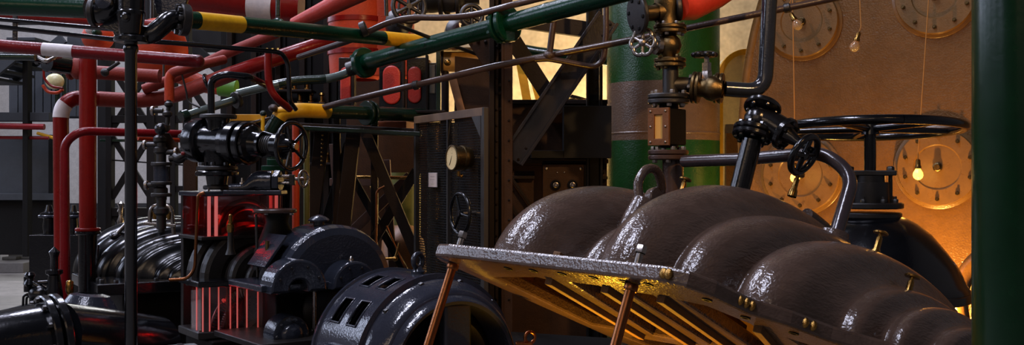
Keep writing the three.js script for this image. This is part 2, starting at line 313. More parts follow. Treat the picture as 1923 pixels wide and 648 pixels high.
{
  const rings = [], X0 = -0.02, X1 = 1.85, n = 170;
  for (let k = 0; k <= 8; k++) rings.push(coverRing(X0 + 0.0001 * k, 0, 0.03 + 0.97 * k / 8));
  for (let k = 1; k <= n; k++) rings.push(coverRing(X0 + (X1 - X0) * k / n));
  for (let k = 7; k >= 0; k--) rings.push(coverRing(X1 + 0.003 * (8 - k), 0, 0.03 + 0.97 * Math.sin(k / 8 * Math.PI / 2)));
  part('casing_shell', loft(rings, false, true), mCover, cover);
  const inner = []; for (let k = 0; k <= 80; k++) inner.push(coverRing(X0 + 0.05 + (X1 - X0 - 0.1) * k / 80, 0.07, 1, 48, -0.03));
  part('casing_inside', loft(inner, false, false), mCoverInside, cover, 'rough cast brown inside of the cover');
  { const c = coverRing(0.9, -0.012, 1, 72).slice(36, 58); part('rim_bead', sweep(c, 0.032, 12), mCover, cover); }
  // flange: outline in plan (x, back), holes left open for the stages
  const out = [[-0.03, 0.02], [0.02, -0.045], [0.1, -0.06], [1.24, -0.065], [1.33, -0.03], [1.375, 0.06], [1.40, 0.25], [1.50, 0.36], [1.57, 0.52], [1.72, 0.66], [1.86, 0.76], [1.9, 0.84], [1.9, 1.6], [1.72, 1.85], [1.57, 2.02], [1.5, 2.3], [1.36, 2.4], [1.25, 2.5], [0.6, 2.5], [0.5, 2.2], [0.2, 2.16], [0.06, 1.5], [-0.03, 1.3]];
  const hole = a => a;
  const holes = [
    hole([[0.12, 0.2], [0.5, 0.09], [0.56, 0.12], [0.36, 0.98], [0.04, 0.98]]),
    hole([[0.66, 0.1], [0.83, 0.1], [0.66, 0.98], [0.42, 0.98]]),
    hole([[0.92, 0.12], [1.06, 0.14], [0.92, 0.98], [0.74, 0.98]]),
    hole([[1.15, 0.16], [1.26, 0.2], [1.32, 0.4], [1.2, 0.98], [0.99, 0.98]]),
    hole([[0.1, 1.1], [1.2, 1.1], [1.15, 1.95], [0.3, 1.95]]),
    hole([[1.38, 0.55], [1.46, 0.66], [1.46, 1.4], [1.3, 1.5]]), hole([[1.54, 0.78], [1.85, 0.86], [1.85, 1.24], [1.54, 1.34]]),
  ];
  const sh = shapeOf(out, holes);
  // shape x -> cover x, y -> back (-z); thickness goes up, set just below the parting plane
  part('flange', plate(sh, 0.06, V(0, -0.06, 0), X3, V(0, 0, -1), 0.012, 8), mCover, cover);
  // diaphragm walls inside, standing between the stage openings
  for (const [x, b0] of [[0.57, 0.07], [0.86, 0.08], [1.1, 0.12], [1.34, 0.4]]) {
    const skew = -0.235, h = 0.1;
    const a = V(x, -0.075, -b0 - 0.02), b = V(x + skew * 0.92, -0.075, -0.99);
    const up = V(0, 1, 0), d = dirOf(a, b);
    part('diaphragm_wall', boxAx(add(mix(a, b, 0.5), up, 0.06), 0.034, 0.14, a.distanceTo(b), d.clone().cross(up).normalize().negate(), up, 0.004), mCoverInside, cover, 'edge of an inner stage wall');
  }
  // dark bolt holes are real: short recessed sockets under the flange edge
  for (const [x, b] of [[0.42, -0.0], [0.58, -0.015], [0.74, -0.02], [0.9, -0.02], [1.05, -0.02], [1.16, -0.02], [1.33, 0.1], [1.36, 0.3], [1.47, 0.45]]) part('bolt_hole', lathe(V(x, -0.0605, -b), V(0, -1, 0), [[0, 0.019], [0.004, 0.019], [0.004, 0.011], [-0.004, 0.011], [-0.004, 0]], 12), mBlackDull, cover);
}
// two brass jacking posts under the flange
for (const [x, b, which] of [[0.045, 0.03, 'left corner'], [1.07, 0.0, 'middle']]) {
  const at = coverPoint(x, -1.35, -b), post = thing('jacking_post', `${which === 'left corner' ? 'brass rod propping the left corner of the lifted turbine cover' : 'brass rod propping the lifted turbine cover at the middle of its edge'}`, 'post', at, 'brass posts under the turbine cover');
  const up = coverPoint(0, 1, 0).sub(coverAt);
  part('rod', lathe(at, up, [[0, 0.019], [1.27, 0.019]], 20), mCopper, post);
  part('collar', lathe(at, up, [[1.262, 0], [1.262, 0.024], [1.268, 0.026], [1.282, 0.026], [1.288, 0.024], [1.288, 0]], 20), mCopper, post);
  part('screw_end', lathe(add(at, up, 0), up, [[1.352, 0.013], [1.4, 0.013], [1.405, 0.012]], 16), mSteel, post);
  part('nut', hexBolt(add(at, up, 1.405), up, 0.021, 0.028), mSteel, post);
}

// ================================================================= builders for pipe fittings
function bolts(parent, c, axis, R, n, r, h, m = mBoltSteel, phase = 0, stud = 0) {
  const [u, v] = frameOf(axis); for (let k = 0; k < n; k++) { const a = phase + 2 * Math.PI * k / n; part('bolt', hexBolt(add(add(c, u, R * Math.cos(a)), v, R * Math.sin(a)), axis, r, h, stud), m, parent); }
}
function flangePair(parent, c, axis, R, t, n, m, bm = mBoltSteel, phase = 0.3) {         // two bolted discs
  const a = axis.clone().normalize();
  part('flange', disc(add(c, a, t * 0.54), a, R, t), m, parent); part('flange', disc(add(c, a, -t * 0.54), a, R, t), m, parent);
  const br = Math.max(0.007, R * 0.13); bolts(parent, add(c, a, t * 1.04), a, R * 0.76, n, br, br * 1.3, bm, phase); bolts(parent, add(c, a, -t * 1.04), a.clone().negate(), R * 0.76, n, br, br * 1.1, bm, phase);
}
function handwheel(parent, c, axis, R, r, n, m, o = {}) {
  const [u, v, w] = frameOf(axis), hub = o.hub || r * 2.2;
  const wheel = part('handwheel', [ringGeo(c, axis, R, r, 48, 12), lathe(add(c, w, -hub * 0.7), w, [[0, 0], [0, hub], [hub * 1.4, hub * 0.9], [hub * 1.4, 0]], 16)], m, parent, o.label);
  for (let k = 0; k < n; k++) { const a = (o.phase || 0) + 2 * Math.PI * k / n, d = u.clone().multiplyScalar(Math.cos(a)).addScaledVector(v, Math.sin(a)); part('spoke', cyl(add(c, d, hub * 0.8), add(c, d, R), (o.spoke || r * 0.8) * 1.1, (o.spoke || r * 0.8) * 0.85, 10), m, wheel); }
  return wheel;
}
function flowerWheel(parent, c, axis, R, r, m) {                                         // scalloped six-lobed handwheel
  const [u, v] = frameOf(axis), pts = []; for (let k = 0; k <= 96; k++) { const a = 2 * Math.PI * k / 96, q = R * (0.9 + 0.14 * Math.abs(Math.sin(3 * a))); pts.push(add(add(c, u, q * Math.cos(a)), v, q * Math.sin(a))); }
  const wheel = part('handwheel', [sweep(pts, r, 10, false), ball(c, r * 2, r * 2, r * 2, 12)], m, parent);
  for (let k = 0; k < 6; k++) { const a = Math.PI * k / 3, d = u.clone().multiplyScalar(Math.cos(a)).addScaledVector(v, Math.sin(a)); part('spoke', cyl(c, add(c, d, R * 0.9), r * 0.8, r * 0.7, 8), m, wheel); }
}

// fittings on the cover
{
  const up = V(0.285, 0.927, -0.244), t = cover;
  const loc = w => w.clone().sub(coverAt).applyQuaternion(coverQuat.clone().invert());          // world -> cover axes
  const L = pts => pts.map(loc);
  part('lifting_boss', lathe(loc(P(1172, 452, 4.66)), loc(P(1216, 366, 4.7)).sub(loc(P(1172, 452, 4.66))), [[0, 0.062], [0.05, 0.058], [0.2, 0.052], [0.208, 0.046], [0.21, 0]], 28), mCover, t);
  part('shackle', sweep(curve(L([P(1200, 374, 4.68), P(1199, 342, 4.7), P(1213, 319, 4.74), P(1232, 320, 4.8), P(1242, 346, 4.84), P(1240, 376, 4.86)]), 36), 0.021, 14), mCover, t, 'round steel lifting shackle');
  part('shackle_lug', disc(loc(P(1232, 372, 4.84)), loc(add(P(1232, 372, 4.84), V(0.5, 0.2, 0.8))).sub(loc(P(1232, 372, 4.84))), 0.05, 0.05, 24), mCover, t);
  for (const [px, py, d] of [[1278, 366, 5.15], [1490, 358, 5.0], [1645, 472, 4.42], [1704, 556, 4.16]]) {
    const b = P(px, py, d), s = part('grease_cup', lathe(loc(b), V(0.06, 1, 0), [[-0.03, 0.022], [0.0, 0.02], [0.012, 0.014], [0.06, 0.013], [0.062, 0.009], [0.078, 0.009]], 14), mBrass, t, 'brass grease cup'); part('cap', lathe(loc(b), V(0.06, 1, 0), [[0.076, 0.0], [0.077, 0.03], [0.083, 0.031], [0.088, 0.024], [0.09, 0]], 18), mBrass, s);
  }
  for (const [x, b] of [[1.255, -0.068], [1.275, -0.066], [1.398, 0.19], [1.404, 0.22], [1.41, 0.25], [1.53, 0.41], [1.545, 0.44]]) part('brass_plug', ball(V(x, -0.028, -b + 0.002), 0.017, 0.02, 0.012, 12), mBrass, t, 'bright brass plug in the flange edge');
  // bent balance pipe rising from the cover
  const f = thing('balance_pipe', 'brown-grey pipe bent down onto the back of the turbine cover', 'pipe', P(1560, 440, 4.72));
  part('pipe', sweep(bend([P(1285, 303, 5.62), P(1395, 299, 5.3), P(1548, 286, 4.95), P(1602, 330, 4.86), P(1570, 440, 4.72)], [0.05, 0.14, 0.2], 10), 0.032, 20), mat('#3a3132', 0.28, { bump: 0.0012, gloss: 1 }), f);
  part('boss', lathe(P(1560, 468, 4.7), up, [[-0.03, 0.085], [0.05, 0.075], [0.055, 0.066], [0.08, 0.062], [0.085, 0.045], [0.09, 0]], 28), mCover, f);
  // small black angle valve
  const v = thing('angle_valve', 'small black angle valve on a leaning pipe above the turbine cover', 'valve', P(1386, 356, 4.92)), A = (px, py, z = 0) => P(px, py, 5).add(V(0, 0, z)), Lp = n => M(n, 5);
  part('pipe', cyl(A(1378, 400), A(1413, 262), Lp(19)), mBlack, v); flangePair(v, A(1414, 250), up, Lp(38), 0.026, 8, mBlack, mBlack, 0.2);
  part('bulb', ball(A(1424, 224), Lp(27), Lp(25), Lp(25), 28), mBlack, v); part('neck', sweep(curve([A(1417, 242), A(1426, 226), A(1444, 232, 0.02), A(1470, 252, 0.06)], 20), u => Lp(22 + 4 * u), 24), mBlack, v);
  part('top_neck', cyl(A(1425, 224), A(1431, 206), Lp(17)), mBlack, v); part('top_flange', disc(A(1432, 203), V(0.34, 0.8, -0.5).normalize(), Lp(35), 0.024, 40), mBlack, v); bolts(v, A(1432, 203).addScaledVector(V(0.34, 0.8, -0.5).normalize(), -0.012), V(-0.34, -0.8, 0.5).normalize(), Lp(26), 6, 0.008, 0.008, mSteel, 0.3);
  const sd = V(0.62, -0.5, 0.6).normalize(), sc = A(1468, 252, 0.06); part('bonnet_flange', disc(sc, sd, Lp(32), 0.03, 36), mBlack, v); bolts(v, add(sc, sd, 0.015), sd, Lp(25), 6, 0.011, 0.014, mBlack); part('bonnet', lathe(sc, sd, [[0.01, Lp(18)], [0.05, Lp(12)], [0.1, Lp(7)], [0.16, Lp(5)]], 20), mBlack, v);
  handwheel(v, A(1496, 291, 0.13), V(0.6, -0.45, 0.66), Lp(36), Lp(6.5), 4, mBlack, { hub: Lp(8) });
}

// ================================================================= right: condenser end plate with hatches and hanging bulbs
const plateE = V(Math.cos(0.489), 0, Math.sin(0.489)), plateN = V(-Math.sin(0.489), 0, Math.cos(0.489)), plateO = P(1400, 324, 7.5);
function onPlate(px, py, off = 0) { const d = P(px, py, 1).sub(V(0, EYE, 0)), o = add(plateO, plateN, off).sub(V(0, EYE, 0)); return add(V(0, EYE, 0), d, o.dot(plateN) / d.dot(plateN)); }
const mPlate = mat('#6a4a28', 0.3, { bump: 0.008, gloss: 1 });
const mHatch = mat('#74542e', 0.42, { bump: 0.003, gloss: 1 });
{
  const left = onPlate(1393, 262), R = 3.3, pts = [], rim = [];
  const h0 = left.y, arc = y => R - Math.sqrt(R * R - (y - h0) ** 2);
  for (let k = 0; k <= 28; k++) { const y = 4.2 * k / 28; pts.push([arc(y), y]); }
  const t = thing('condenser_end_plate', 'big brown painted steel end plate carrying the round hatches, right background', 'end plate', V(left.x, 0, left.z));
  const o = V(left.x, 0, left.z);
  part('plate', plate(shapeOf([...pts, [2.6, 4.2], [2.6, 0]]), 0.05, add(o, plateN, -0.05), plateE, Y3, 0.006), mPlate, t);
  const edge = pts.map(([x, y]) => add(add(o, plateE, x), Y3, y)); part('edge_rim', sweep(edge.map(p => add(p, plateN, -0.02)), 0.034, 10), mHatch, t);
}
const HATCH = [[1508, 42, 70, 'upper left round hatch on the brown end plate, behind the black standpipe'], [1757, -6, 75, 'upper right round hatch on the brown end plate, cut by the picture edge'], [1506, 328, 74, 'lower left round hatch on the brown end plate, behind the small black valve'], [1762, 314, 76, 'lower right round hatch on the brown end plate, beside the big handwheel']];
HATCH.forEach(([px, py, rpx, label], i) => {
  const c = onPlate(px, py), R = M(rpx, -c.z), t = thing('inspection_hatch', label, 'hatch', c, 'round hatches on the end plate');
  const at = (r, a, off) => add(add(add(c, plateE, r * Math.cos(a)), Y3, r * Math.sin(a)), plateN, off);
  part('ring_seat', lathe(c, plateN, [[0, R * 1.04], [0.012, R * 1.04], [0.016, R * 1.02], [0.016, 0]], 56), mHatch, t);
  part('cover_disc', lathe(add(c, plateN, 0.022), plateN, [[-0.006, R * 0.93], [0, R * 0.955], [0.022, R * 0.955], [0.03, R * 0.93], [0.03, R * 0.56], [0.026, R * 0.545], [0.022, R * 0.53], [0.022, 0]], 64), mHatch, t);
  for (let k = 0; k < 10; k++) { const a = 0.31 + 2 * Math.PI * k / 10; part('bolt', hexBolt(at(R * 0.78, a, 0.052), plateN, 0.014, 0.016, 0.012), mBronze, t); }
  part('boss', lathe(at(0, 0, 0.044), plateN, [[0, 0.03], [0.02, 0.028], [0.025, 0.02], [0.05, 0.018], [0.05, 0]], 16), mBronze, t);
});
// bulbs hanging on flex in front of the plate
const mBulbClear = new THREE.MeshPhysicalMaterial({ color: '#ffe9c0', roughness: 0.06, transmission: 0.85, thickness: 0, ior: 1.5 });
const mBulbLit = mat('#ffdf9a', 0.3, { map: null, glow: '#ffb647', glowPower: 3.2 });
const mFlex = mat('#a8722f', 0.6, { map: null });
function hangingBulb(px, py, topPx, label, lit, tilt = 0) {
  const c = onPlate(px, py, 0.3), top = onPlate(topPx, -90, 0.3), t = thing('hanging_bulb', label, 'light bulb', c, 'bulbs hanging before the end plate');
  const dn = V(Math.sin(tilt) * plateE.x, -Math.cos(tilt), Math.sin(tilt) * plateE.z);
  part('cord', sweep([top, add(c, dn, -0.12), add(c, dn, -0.08)], 0.0035, 8), mFlex, t);
  part('socket', lathe(add(c, dn, -0.085), dn, [[0, 0.006], [0.006, 0.014], [0.04, 0.016], [0.046, 0.02], [0.06, 0.02], [0.06, 0.013]], 16), mBrass, t);
  const bulb = lathe(add(c, dn, -0.03), dn, [[0, 0.013], [0.012, 0.018], [0.03, 0.029], [0.048, 0.032], [0.064, 0.026], [0.075, 0.013], [0.078, 0]], 20);
  part('bulb', bulb, lit ? mBulbLit : mBulbClear, t);
  if (lit) { const l = new THREE.PointLight('#ffae4a', lit, 0, 2); l.position.copy(add(c, dn, 0.012)); l.castShadow = true; scene.add(l); }
  else part('filament', sweep(curve([add(c, dn, -0.02), add(add(c, dn, 0.02), plateE, 0.008), add(add(c, dn, 0.02), plateE, -0.008), add(c, dn, -0.018)], 10), 0.0012, 6), mBrass, t);
}
hangingBulb(1606, 84, 1611, 'unlit glass bulb hanging alone between the two upper hatches', 0, -0.3);
hangingBulb(1496, 44, 1520, 'glass bulb hanging before the upper left hatch', 0, 0.5);
hangingBulb(1724, 324, 1750, 'glowing bulb hanging before the lower right hatch', 0.16);
hangingBulb(1493, 330, 1487, 'glowing bulb hanging before the lower left hatch', 0.1);

// warm floodlights standing on the floor, out of sight behind the machines
const mLampGlass = mat('#ffe2a8', 0.3, { map: null, glow: '#ffb24a', glowPower: 6 });
function floodlight(at, to, power, w, h, label, color = '#ffab45') {
  const d = dirOf(at, to), t = thing('floodlight', label, 'floodlight', at, 'warm floodlights behind the machines'), [u, v] = frameOf(d);
  part('housing', boxAx(add(at, d, -0.05), w + 0.05, h + 0.05, 0.09, v.clone().negate(), u, 0.01), mBlackDull, t);
  part('lamp_glass', boxAx(add(at, d, 0.001), w, h, 0.012, v.clone().negate(), u, 0.003), mLampGlass, t);
  part('stand', [cyl(add(at, d, -0.05), V(at.x - d.x * 0.05, 0.02, at.z - d.z * 0.05), 0.02), disc(V(at.x - d.x * 0.05, 0.015, at.z - d.z * 0.05), Y3, 0.14, 0.03)], mBlackDull, t);
  areaLight(color, power, w, h, add(at, d, 0.012), to);
}
floodlight(V(2.5, 0.75, -6.42), V(2.74, 1.65, -7.0), 3200, 0.09, 0.06, 'warm floodlight aimed up at the brown end plate', '#ffbe5c');
floodlight(V(0.75, 1.0, -9.3), V(0.3, 2.9, -10.2), 1000, 0.3, 0.2, 'warm floodlight aimed up at the cream bay wall', '#ffd596');
floodlight(V(0.2, 0.35, -4.8), V(1.0, 1.15, -4.5), 1000, 0.14, 0.1, 'warm floodlight shining under the lifted turbine cover', '#ffb52a');

floodlight(V(1.5, 1.1, -7.1), V(1.66, 2.2, -8.0), 220, 0.12, 0.08, 'warm floodlight aimed up at the cream arched duct', '#ffd08a');
{ // warm spotlight hanging from the roof, out of the picture, lighting drum and steel frame
  const at = V(2.3, 4.3, -1.9), to = V(0.3, 2.1, -6.9), d = dirOf(at, to), t = thing('roof_spotlight', 'warm spotlight hung from the roof above the right side', 'spotlight', at);
  part('housing', lathe(at, d, [[-0.22, 0], [-0.22, 0.06], [-0.18, 0.08], [0, 0.09], [0.02, 0.095], [0.02, 0.08], [-0.02, 0.078]], 24), mBlackDull, t); part('lamp_glass', disc(add(at, d, -0.01), d, 0.078, 0.008, 24), mLampGlass, t); part('rod', cyl(add(at, d, -0.2), V(at.x - d.x * 0.2, 10, at.z - d.z * 0.2), 0.015), mBlackDull, t);
  spotLight('#ffc684', 55, add(at, d, 0.03), to, 0.33, 0.5, 3);
}
// cream arched duct standing left of the plate
{
  const d = 8.1, c = P(1388, 324, d), t = thing('arched_duct', 'cream and yellow arched duct casing between green drum and brown end plate', 'duct', V(c.x, 0, c.z));
  const W = 0.28, pts = (w, r) => { const a = [[-w, 0]]; for (let k = 0; k <= 10; k++) { const q = Math.PI - Math.PI / 2 * k / 10; a.push([-w + r + r * Math.cos(q), 2.75 - (0.28 - w) - r + r * Math.sin(q)]); } a.push([0.5, 2.75 - (0.28 - w)], [0.5, 0]); return a; };
  part('casing', plate(shapeOf(pts(0.15, 0.2)), 0.4, add(V(c.x, 0, c.z), Z3, -0.42)), mat('#f0dfae', 0.5, { bump: 0.001 }), t);
  part('rim', plate(shapeOf([...pts(0.165, 0.22)], [pts(0.13, 0.19).map(([x, y]) => [x, Math.max(y, 0.05)])]), 0.06, add(V(c.x, 0, c.z), Z3, -0.02)), mYellow, t);
  part('lower_panel', box(V(c.x + 0.1, 1.0, c.z + 0.03), 0.42, 2.0, 0.05), mPlate, t);
}

// banded green drum
{
  const d = 7.6, c = P(1245, 324, d), R = M(105, d), y = py => EYE - (py - 324) / FOCAL * (d - R * 0.98), t = thing('storage_drum', 'tall round drum painted in green and brown-grey bands', 'drum', V(c.x, 0, c.z));
  const mDrumG = mat('#0d3c14', 0.42, { bump: 0.004, gloss: 1 }), mDrumB = mat('#5c4a3c', 0.42, { bump: 0.005, gloss: 1 });
  const bandAt = (y0, y1, r, m, l) => part('paint_band', lathe(V(c.x, 0, c.z), Y3, [[y0, r], [y1, r]], 72), m, t, l);
  bandAt(0, y(262), R, mDrumG, 'lower green band'); bandAt(y(262), y(150), R, mDrumB, 'brown-grey band'); bandAt(y(150), 4.2, R, mDrumG, 'upper green band');
  part('lid', disc(V(c.x, 4.2, c.z), Y3, R, 0.02, 48), mDrumG, t);
  part('seam', lathe(V(c.x, 0, c.z), Y3, [[y(250), R], [y(250) + 0.004, R + 0.004], [y(247), R + 0.004], [y(247) + 0.004, R]], 72), mDrumB, t);
}

// big black gate valve with horizontal handwheel
{
  const d = 6.05, c = P(1634, 324, d), y = py => EYE - (py - 324) / FOCAL * d, at = h => V(c.x, h, c.z), t = thing('gate_valve', 'big black gate valve with wide horizontal handwheel', 'valve', V(c.x, 0, c.z));
  part('dome', lathe(V(c.x + 0.02, 0, c.z), Y3, [[y(575), 0.2], [y(562), 0.48], [y(556), 0.5], [y(540), 0.51], [y(530), 0.49], [y(500), 0.45], [y(470), 0.385], [y(440), 0.31], [y(420), 0.235], [y(408), 0.17], [y(404), 0.12]], 64, 0, Math.PI * 2, 60), mBlack, t);
  part('base', lathe(V(c.x + 0.02, 0, c.z), Y3, [[0, 0.34], [0.06, 0.34], [0.1, 0.2], [y(574), 0.2]], 40), mBlack, t);
  part('dome_flange', disc(V(c.x + 0.02, y(552), c.z), Y3, 0.52, 0.05, 56), mBlack, t);
  part('bonnet_flange', disc(at(y(404)), Y3, M(57, d), 0.032), mIron, t); part('bonnet_flange', disc(at(y(386)), Y3, M(60, d), 0.034), mIron, t); bolts(t, at(y(380)), Y3, M(46, d), 8, 0.016, 0.02, mIron, 0.2, 0.015);
  part('gland_body', lathe(at(0), Y3, [[y(385), M(36, d)], [y(342), M(35, d)], [y(342), M(27, d)], [y(330), M(27, d)], [y(330), 0]], 36), mIron, t);
  part('gland_plate', boxAx(at(y(325)), M(92, d), 0.03, M(40, d), V(0.96, 0, 0.28), Y3, 0.006), mIron, t);
  for (const s of [-1, 1]) { const p = add(at(0), V(0.96, 0, 0.28), s * M(36, d)); part('gland_stud', cyl(V(p.x, y(385), p.z), V(p.x, y(312), p.z), 0.012, 0.012, 10), mIron, t); part('nut', hexBolt(V(p.x, y(321), p.z), Y3, 0.022, 0.024), mIron, t); }
  part('stem', cyl(at(y(335)), at(y(236)), M(11, d), M(11, d), 20), mBlack, t);
  const w = at(y(242)); handwheel(t, w, V(0.01, 1, -0.06).normalize(), M(166, d), 0.026, 5, mBlack, { hub: 0.05, spoke: 0.02, phase: 0.5 });
}

// tall green pipe close to the camera at the right edge
{
  const d = 2.3, c = P(1946, 324, d); const t = thing('stand_pipe', 'thick glossy dark green vertical pipe at the right picture edge', 'pipe', V(c.x, 0, c.z));
  part('pipe', lathe(V(c.x, 0, c.z), Y3, [[0.02, M(112, d)], [5.2, M(112, d)]], 64), mat('#052410', 0.3, { dull: 0.5, bump: 0.0003, gloss: 1 }), t); part('base_flange', disc(V(c.x, 0.02, c.z), Y3, 0.2, 0.04, 48), mDarkGreen, t);
}

// vertical valve stack with sight box in the middle
{
  const d = 5.75, c = P(1257, 324, d), y = py => EYE - (py - 324) / FOCAL * d, at = (py, dx = 0) => V(c.x + M(dx, d), y(py), c.z), L = n => M(n, d);
  const t = thing('valve_stack', 'upright steam pipe with bronze globe valve, sight box and flanges before the green drum', 'valve', V(c.x, 0, c.z));
  part('lower_pipe', cyl(V(c.x + L(7), 0.1, c.z), at(300, 7), L(20)), mRustPipe, t);
  flangePair(t, at(291, -2), Y3, L(38), 0.026, 6, mRustPipe, mBoltSteel, 0.15);
  const mSight = mat('#8a5a38', 0.45, { metal: 0.7, bump: 0.002 });
  const ex = V(0.76, 0, 0.65), sightC = at(239, -2);
  const sb = part('sight_box', boxAx(sightC, L(44), L(68), L(58), ex, Y3, 0.008), mBlackDull, t);
  { // copper framed window on the left face of the box (facing down the box's own front)
    const n = ex.clone().cross(Y3), f = add(add(sightC, n, 0), V(0, 0, 0), 0), face = V(-ex.z, 0, ex.x);   // outward normal of the viewer's face
    const ey = Y3, fx = V(face.z, 0, -face.x), w = L(44), h = L(68);
    const o = add(add(sightC, face, L(29.5)), V(0, 0, 0), 0);
    part('window_frame', plate(shapeOf([[-w / 2, -h / 2], [w / 2, -h / 2], [w / 2, h / 2], [-w / 2, h / 2]], [[[-w * 0.22, -h * 0.34], [w * 0.22, -h * 0.34], [w * 0.22, h * 0.34], [-w * 0.22, h * 0.34]]]), 0.016, o, fx, ey, 0.003), mSight, t, 'copper window frame');
    part('sight_glass', plate(shapeOf([[-w * 0.24, -h * 0.36], [w * 0.24, -h * 0.36], [w * 0.24, h * 0.36], [-w * 0.24, h * 0.36]]), 0.006, add(o, face, 0.001), fx, ey, 0.001), mat('#c99a52', 0.15, { map: null }), t, 'amber sight glass');
    for (const sx of [-1, 1]) for (const sy of [-1, 0, 1]) part('screw', ball(add(add(add(o, fx, sx * w * 0.37), ey, sy * h * 0.42), face, 0.017), 0.007, 0.007, 0.007, 10), mBoltSteel, t);
  }
  part('neck', cyl(at(278, -1), at(270, -1), L(18)), mBlackDull, t); part('neck', cyl(at(206, -1), at(196, -1), L(18)), mBlackDull, t);
  flangePair(t, at(186, -2), Y3, L(39), 0.026, 6, mIron, mBoltSteel, 0.1);
  part('riser', cyl(at(182, 2), at(120, 2), L(15)), mIron, t);
  flangePair(t, at(118, 1), Y3, L(30), 0.024, 4, mBronze, mBronze, 0.5);
  part('globe_body', lathe(at(112, 0), Y3, [[0, L(13)], [L(8), L(13)], [L(14), L(19)], [L(26), L(23)], [L(38), L(20)], [L(45), L(13)], [L(52), L(13)]], 32, 0, Math.PI * 2, 70), mBronze, t);
  const hw = at(82, -52).add(V(0, 0, 0.05)), bon = at(88, -8);
  part('bonnet', lathe(bon, dirOf(bon, hw), [[0, L(16)], [L(10), L(15)], [L(12), L(18)], [L(20), L(18)], [L(22), L(11)], [L(34), L(9)], [L(36), L(5)], [L(46), L(4)]], 20), mSteel, t);
  flowerWheel(t, hw, V(-0.55, 0.05, 0.83), L(24), L(4.2), mSteel);
  flangePair(t, at(55, 1), Y3, L(31), 0.022, 6, mBronze, mBoltSteel, 0.4);
  part('upper_body', lathe(at(52, -4), Y3, [[0, L(22)], [L(8), L(20)], [L(25), L(21)], [L(40), L(24)], [L(60), L(25)], [L(90), L(20)]], 32, 0, Math.PI * 2, 70), mBronze, t);
  const sd = V(-0.93, -0.13, 0.34); part('stub', lathe(at(22, -6), sd, [[0, L(15)], [L(58), L(15)]], 24), mBronze, t); part('stub_hub', lathe(at(22, -6), sd, [[0, L(20)], [L(22), L(18)]], 24), mBronze, t);
  const fc = add(at(22, -6), sd, L(60)); part('blank_flange', disc(fc, sd, L(38), 0.026, 48), mIron, t); bolts(t, add(fc, sd, 0.013), sd, L(28), 6, L(4.5), 0.006, mBlackDull, 0.3);
  part('insulated_arm', sweep([at(14, 20), at(12, 45).add(V(0, 0, -0.05)), at(-14, 95).add(V(0, 0, -0.12)), at(-60, 160).add(V(0, 0, -0.2))], L(24), 24), mat('#b83420', 0.45, { bump: 0.002, dull: 0.5 }), t, 'orange-red insulated pipe arm');
  part('arm_clamp', disc(at(14, 16), V(0.95, 0.1, 0), L(26), 0.03), mIron, t);
}
// branch with black-knobbed valve and grey standpipe rising on the right
{
  const d = 5.75, A = (px, py, z = 0) => P(px, py, d).add(V(0, 0, z)), L = n => M(n, d), t = thing('branch_valve', 'bronze flanged branch valve with black knob and curved grey standpipe', 'valve', A(1330, 200));
  part('elbow', sweep(bend([A(1264, 159), A(1288, 158), A(1302, 162)], 0.04), L(14), 18), mIron, t);
  const ax = V(0.94, -0.1, 0.32).normalize(), f1 = A(1303, 164), f2 = A(1354, 166);
  part('flange', disc(f1, ax, L(30), 0.02), mBronze, t); part('flange', disc(add(f1, ax, 0.023), ax, L(30), 0.02), mBronze, t); bolts(t, add(f1, ax, -0.01), ax.clone().negate(), L(22), 6, 0.012, 0.015, mBoltSteel, 0.5);
  part('valve_body', lathe(add(f1, ax, 0.03), ax, [[0, L(18)], [L(8), L(17)], [L(16), L(22)], [L(26), L(24)], [L(36), L(20)], [L(44), L(17)]], 28, 0, Math.PI * 2, 70), mBronze, t);
  part('flange', disc(f2, ax, L(29), 0.02), mBronze, t); part('flange', disc(add(f2, ax, -0.024), ax, L(29), 0.02), mBronze, t); bolts(t, add(f2, ax, -0.035), ax.clone().negate(), L(21), 6, 0.012, 0.015, mBoltSteel, 0.2);
  const b = A(1327, 148); part('bonnet', lathe(b, Y3, [[0, L(12)], [L(14), L(10)], [L(15), L(9)], [L(30), L(9)], [L(31), L(5)], [L(42), L(5)]], 6), mSteel, t);
  part('knob', [lathe(A(1323, 103), Y3, [[-L(5), 0], [-L(5), L(17)], [-L(2), L(21)], [L(3), L(21)], [L(6), L(17)], [L(7), 0]], 28), ...Array.from({ length: 8 }, (_, k) => ball(add(A(1323, 103), V(Math.cos(k * 0.785), 0, Math.sin(k * 0.785)), L(20)), L(6), L(5), L(6), 12))], mBlack, t);
  part('standpipe', sweep(bend([A(1362, 167), A(1436, 172), A(1448, -60)], 0.14, 12), L(14.5), 22), mat('#20242c', 0.2, { bump: 0.001, gloss: 1 }), t, 'grey standpipe curving upward');
}
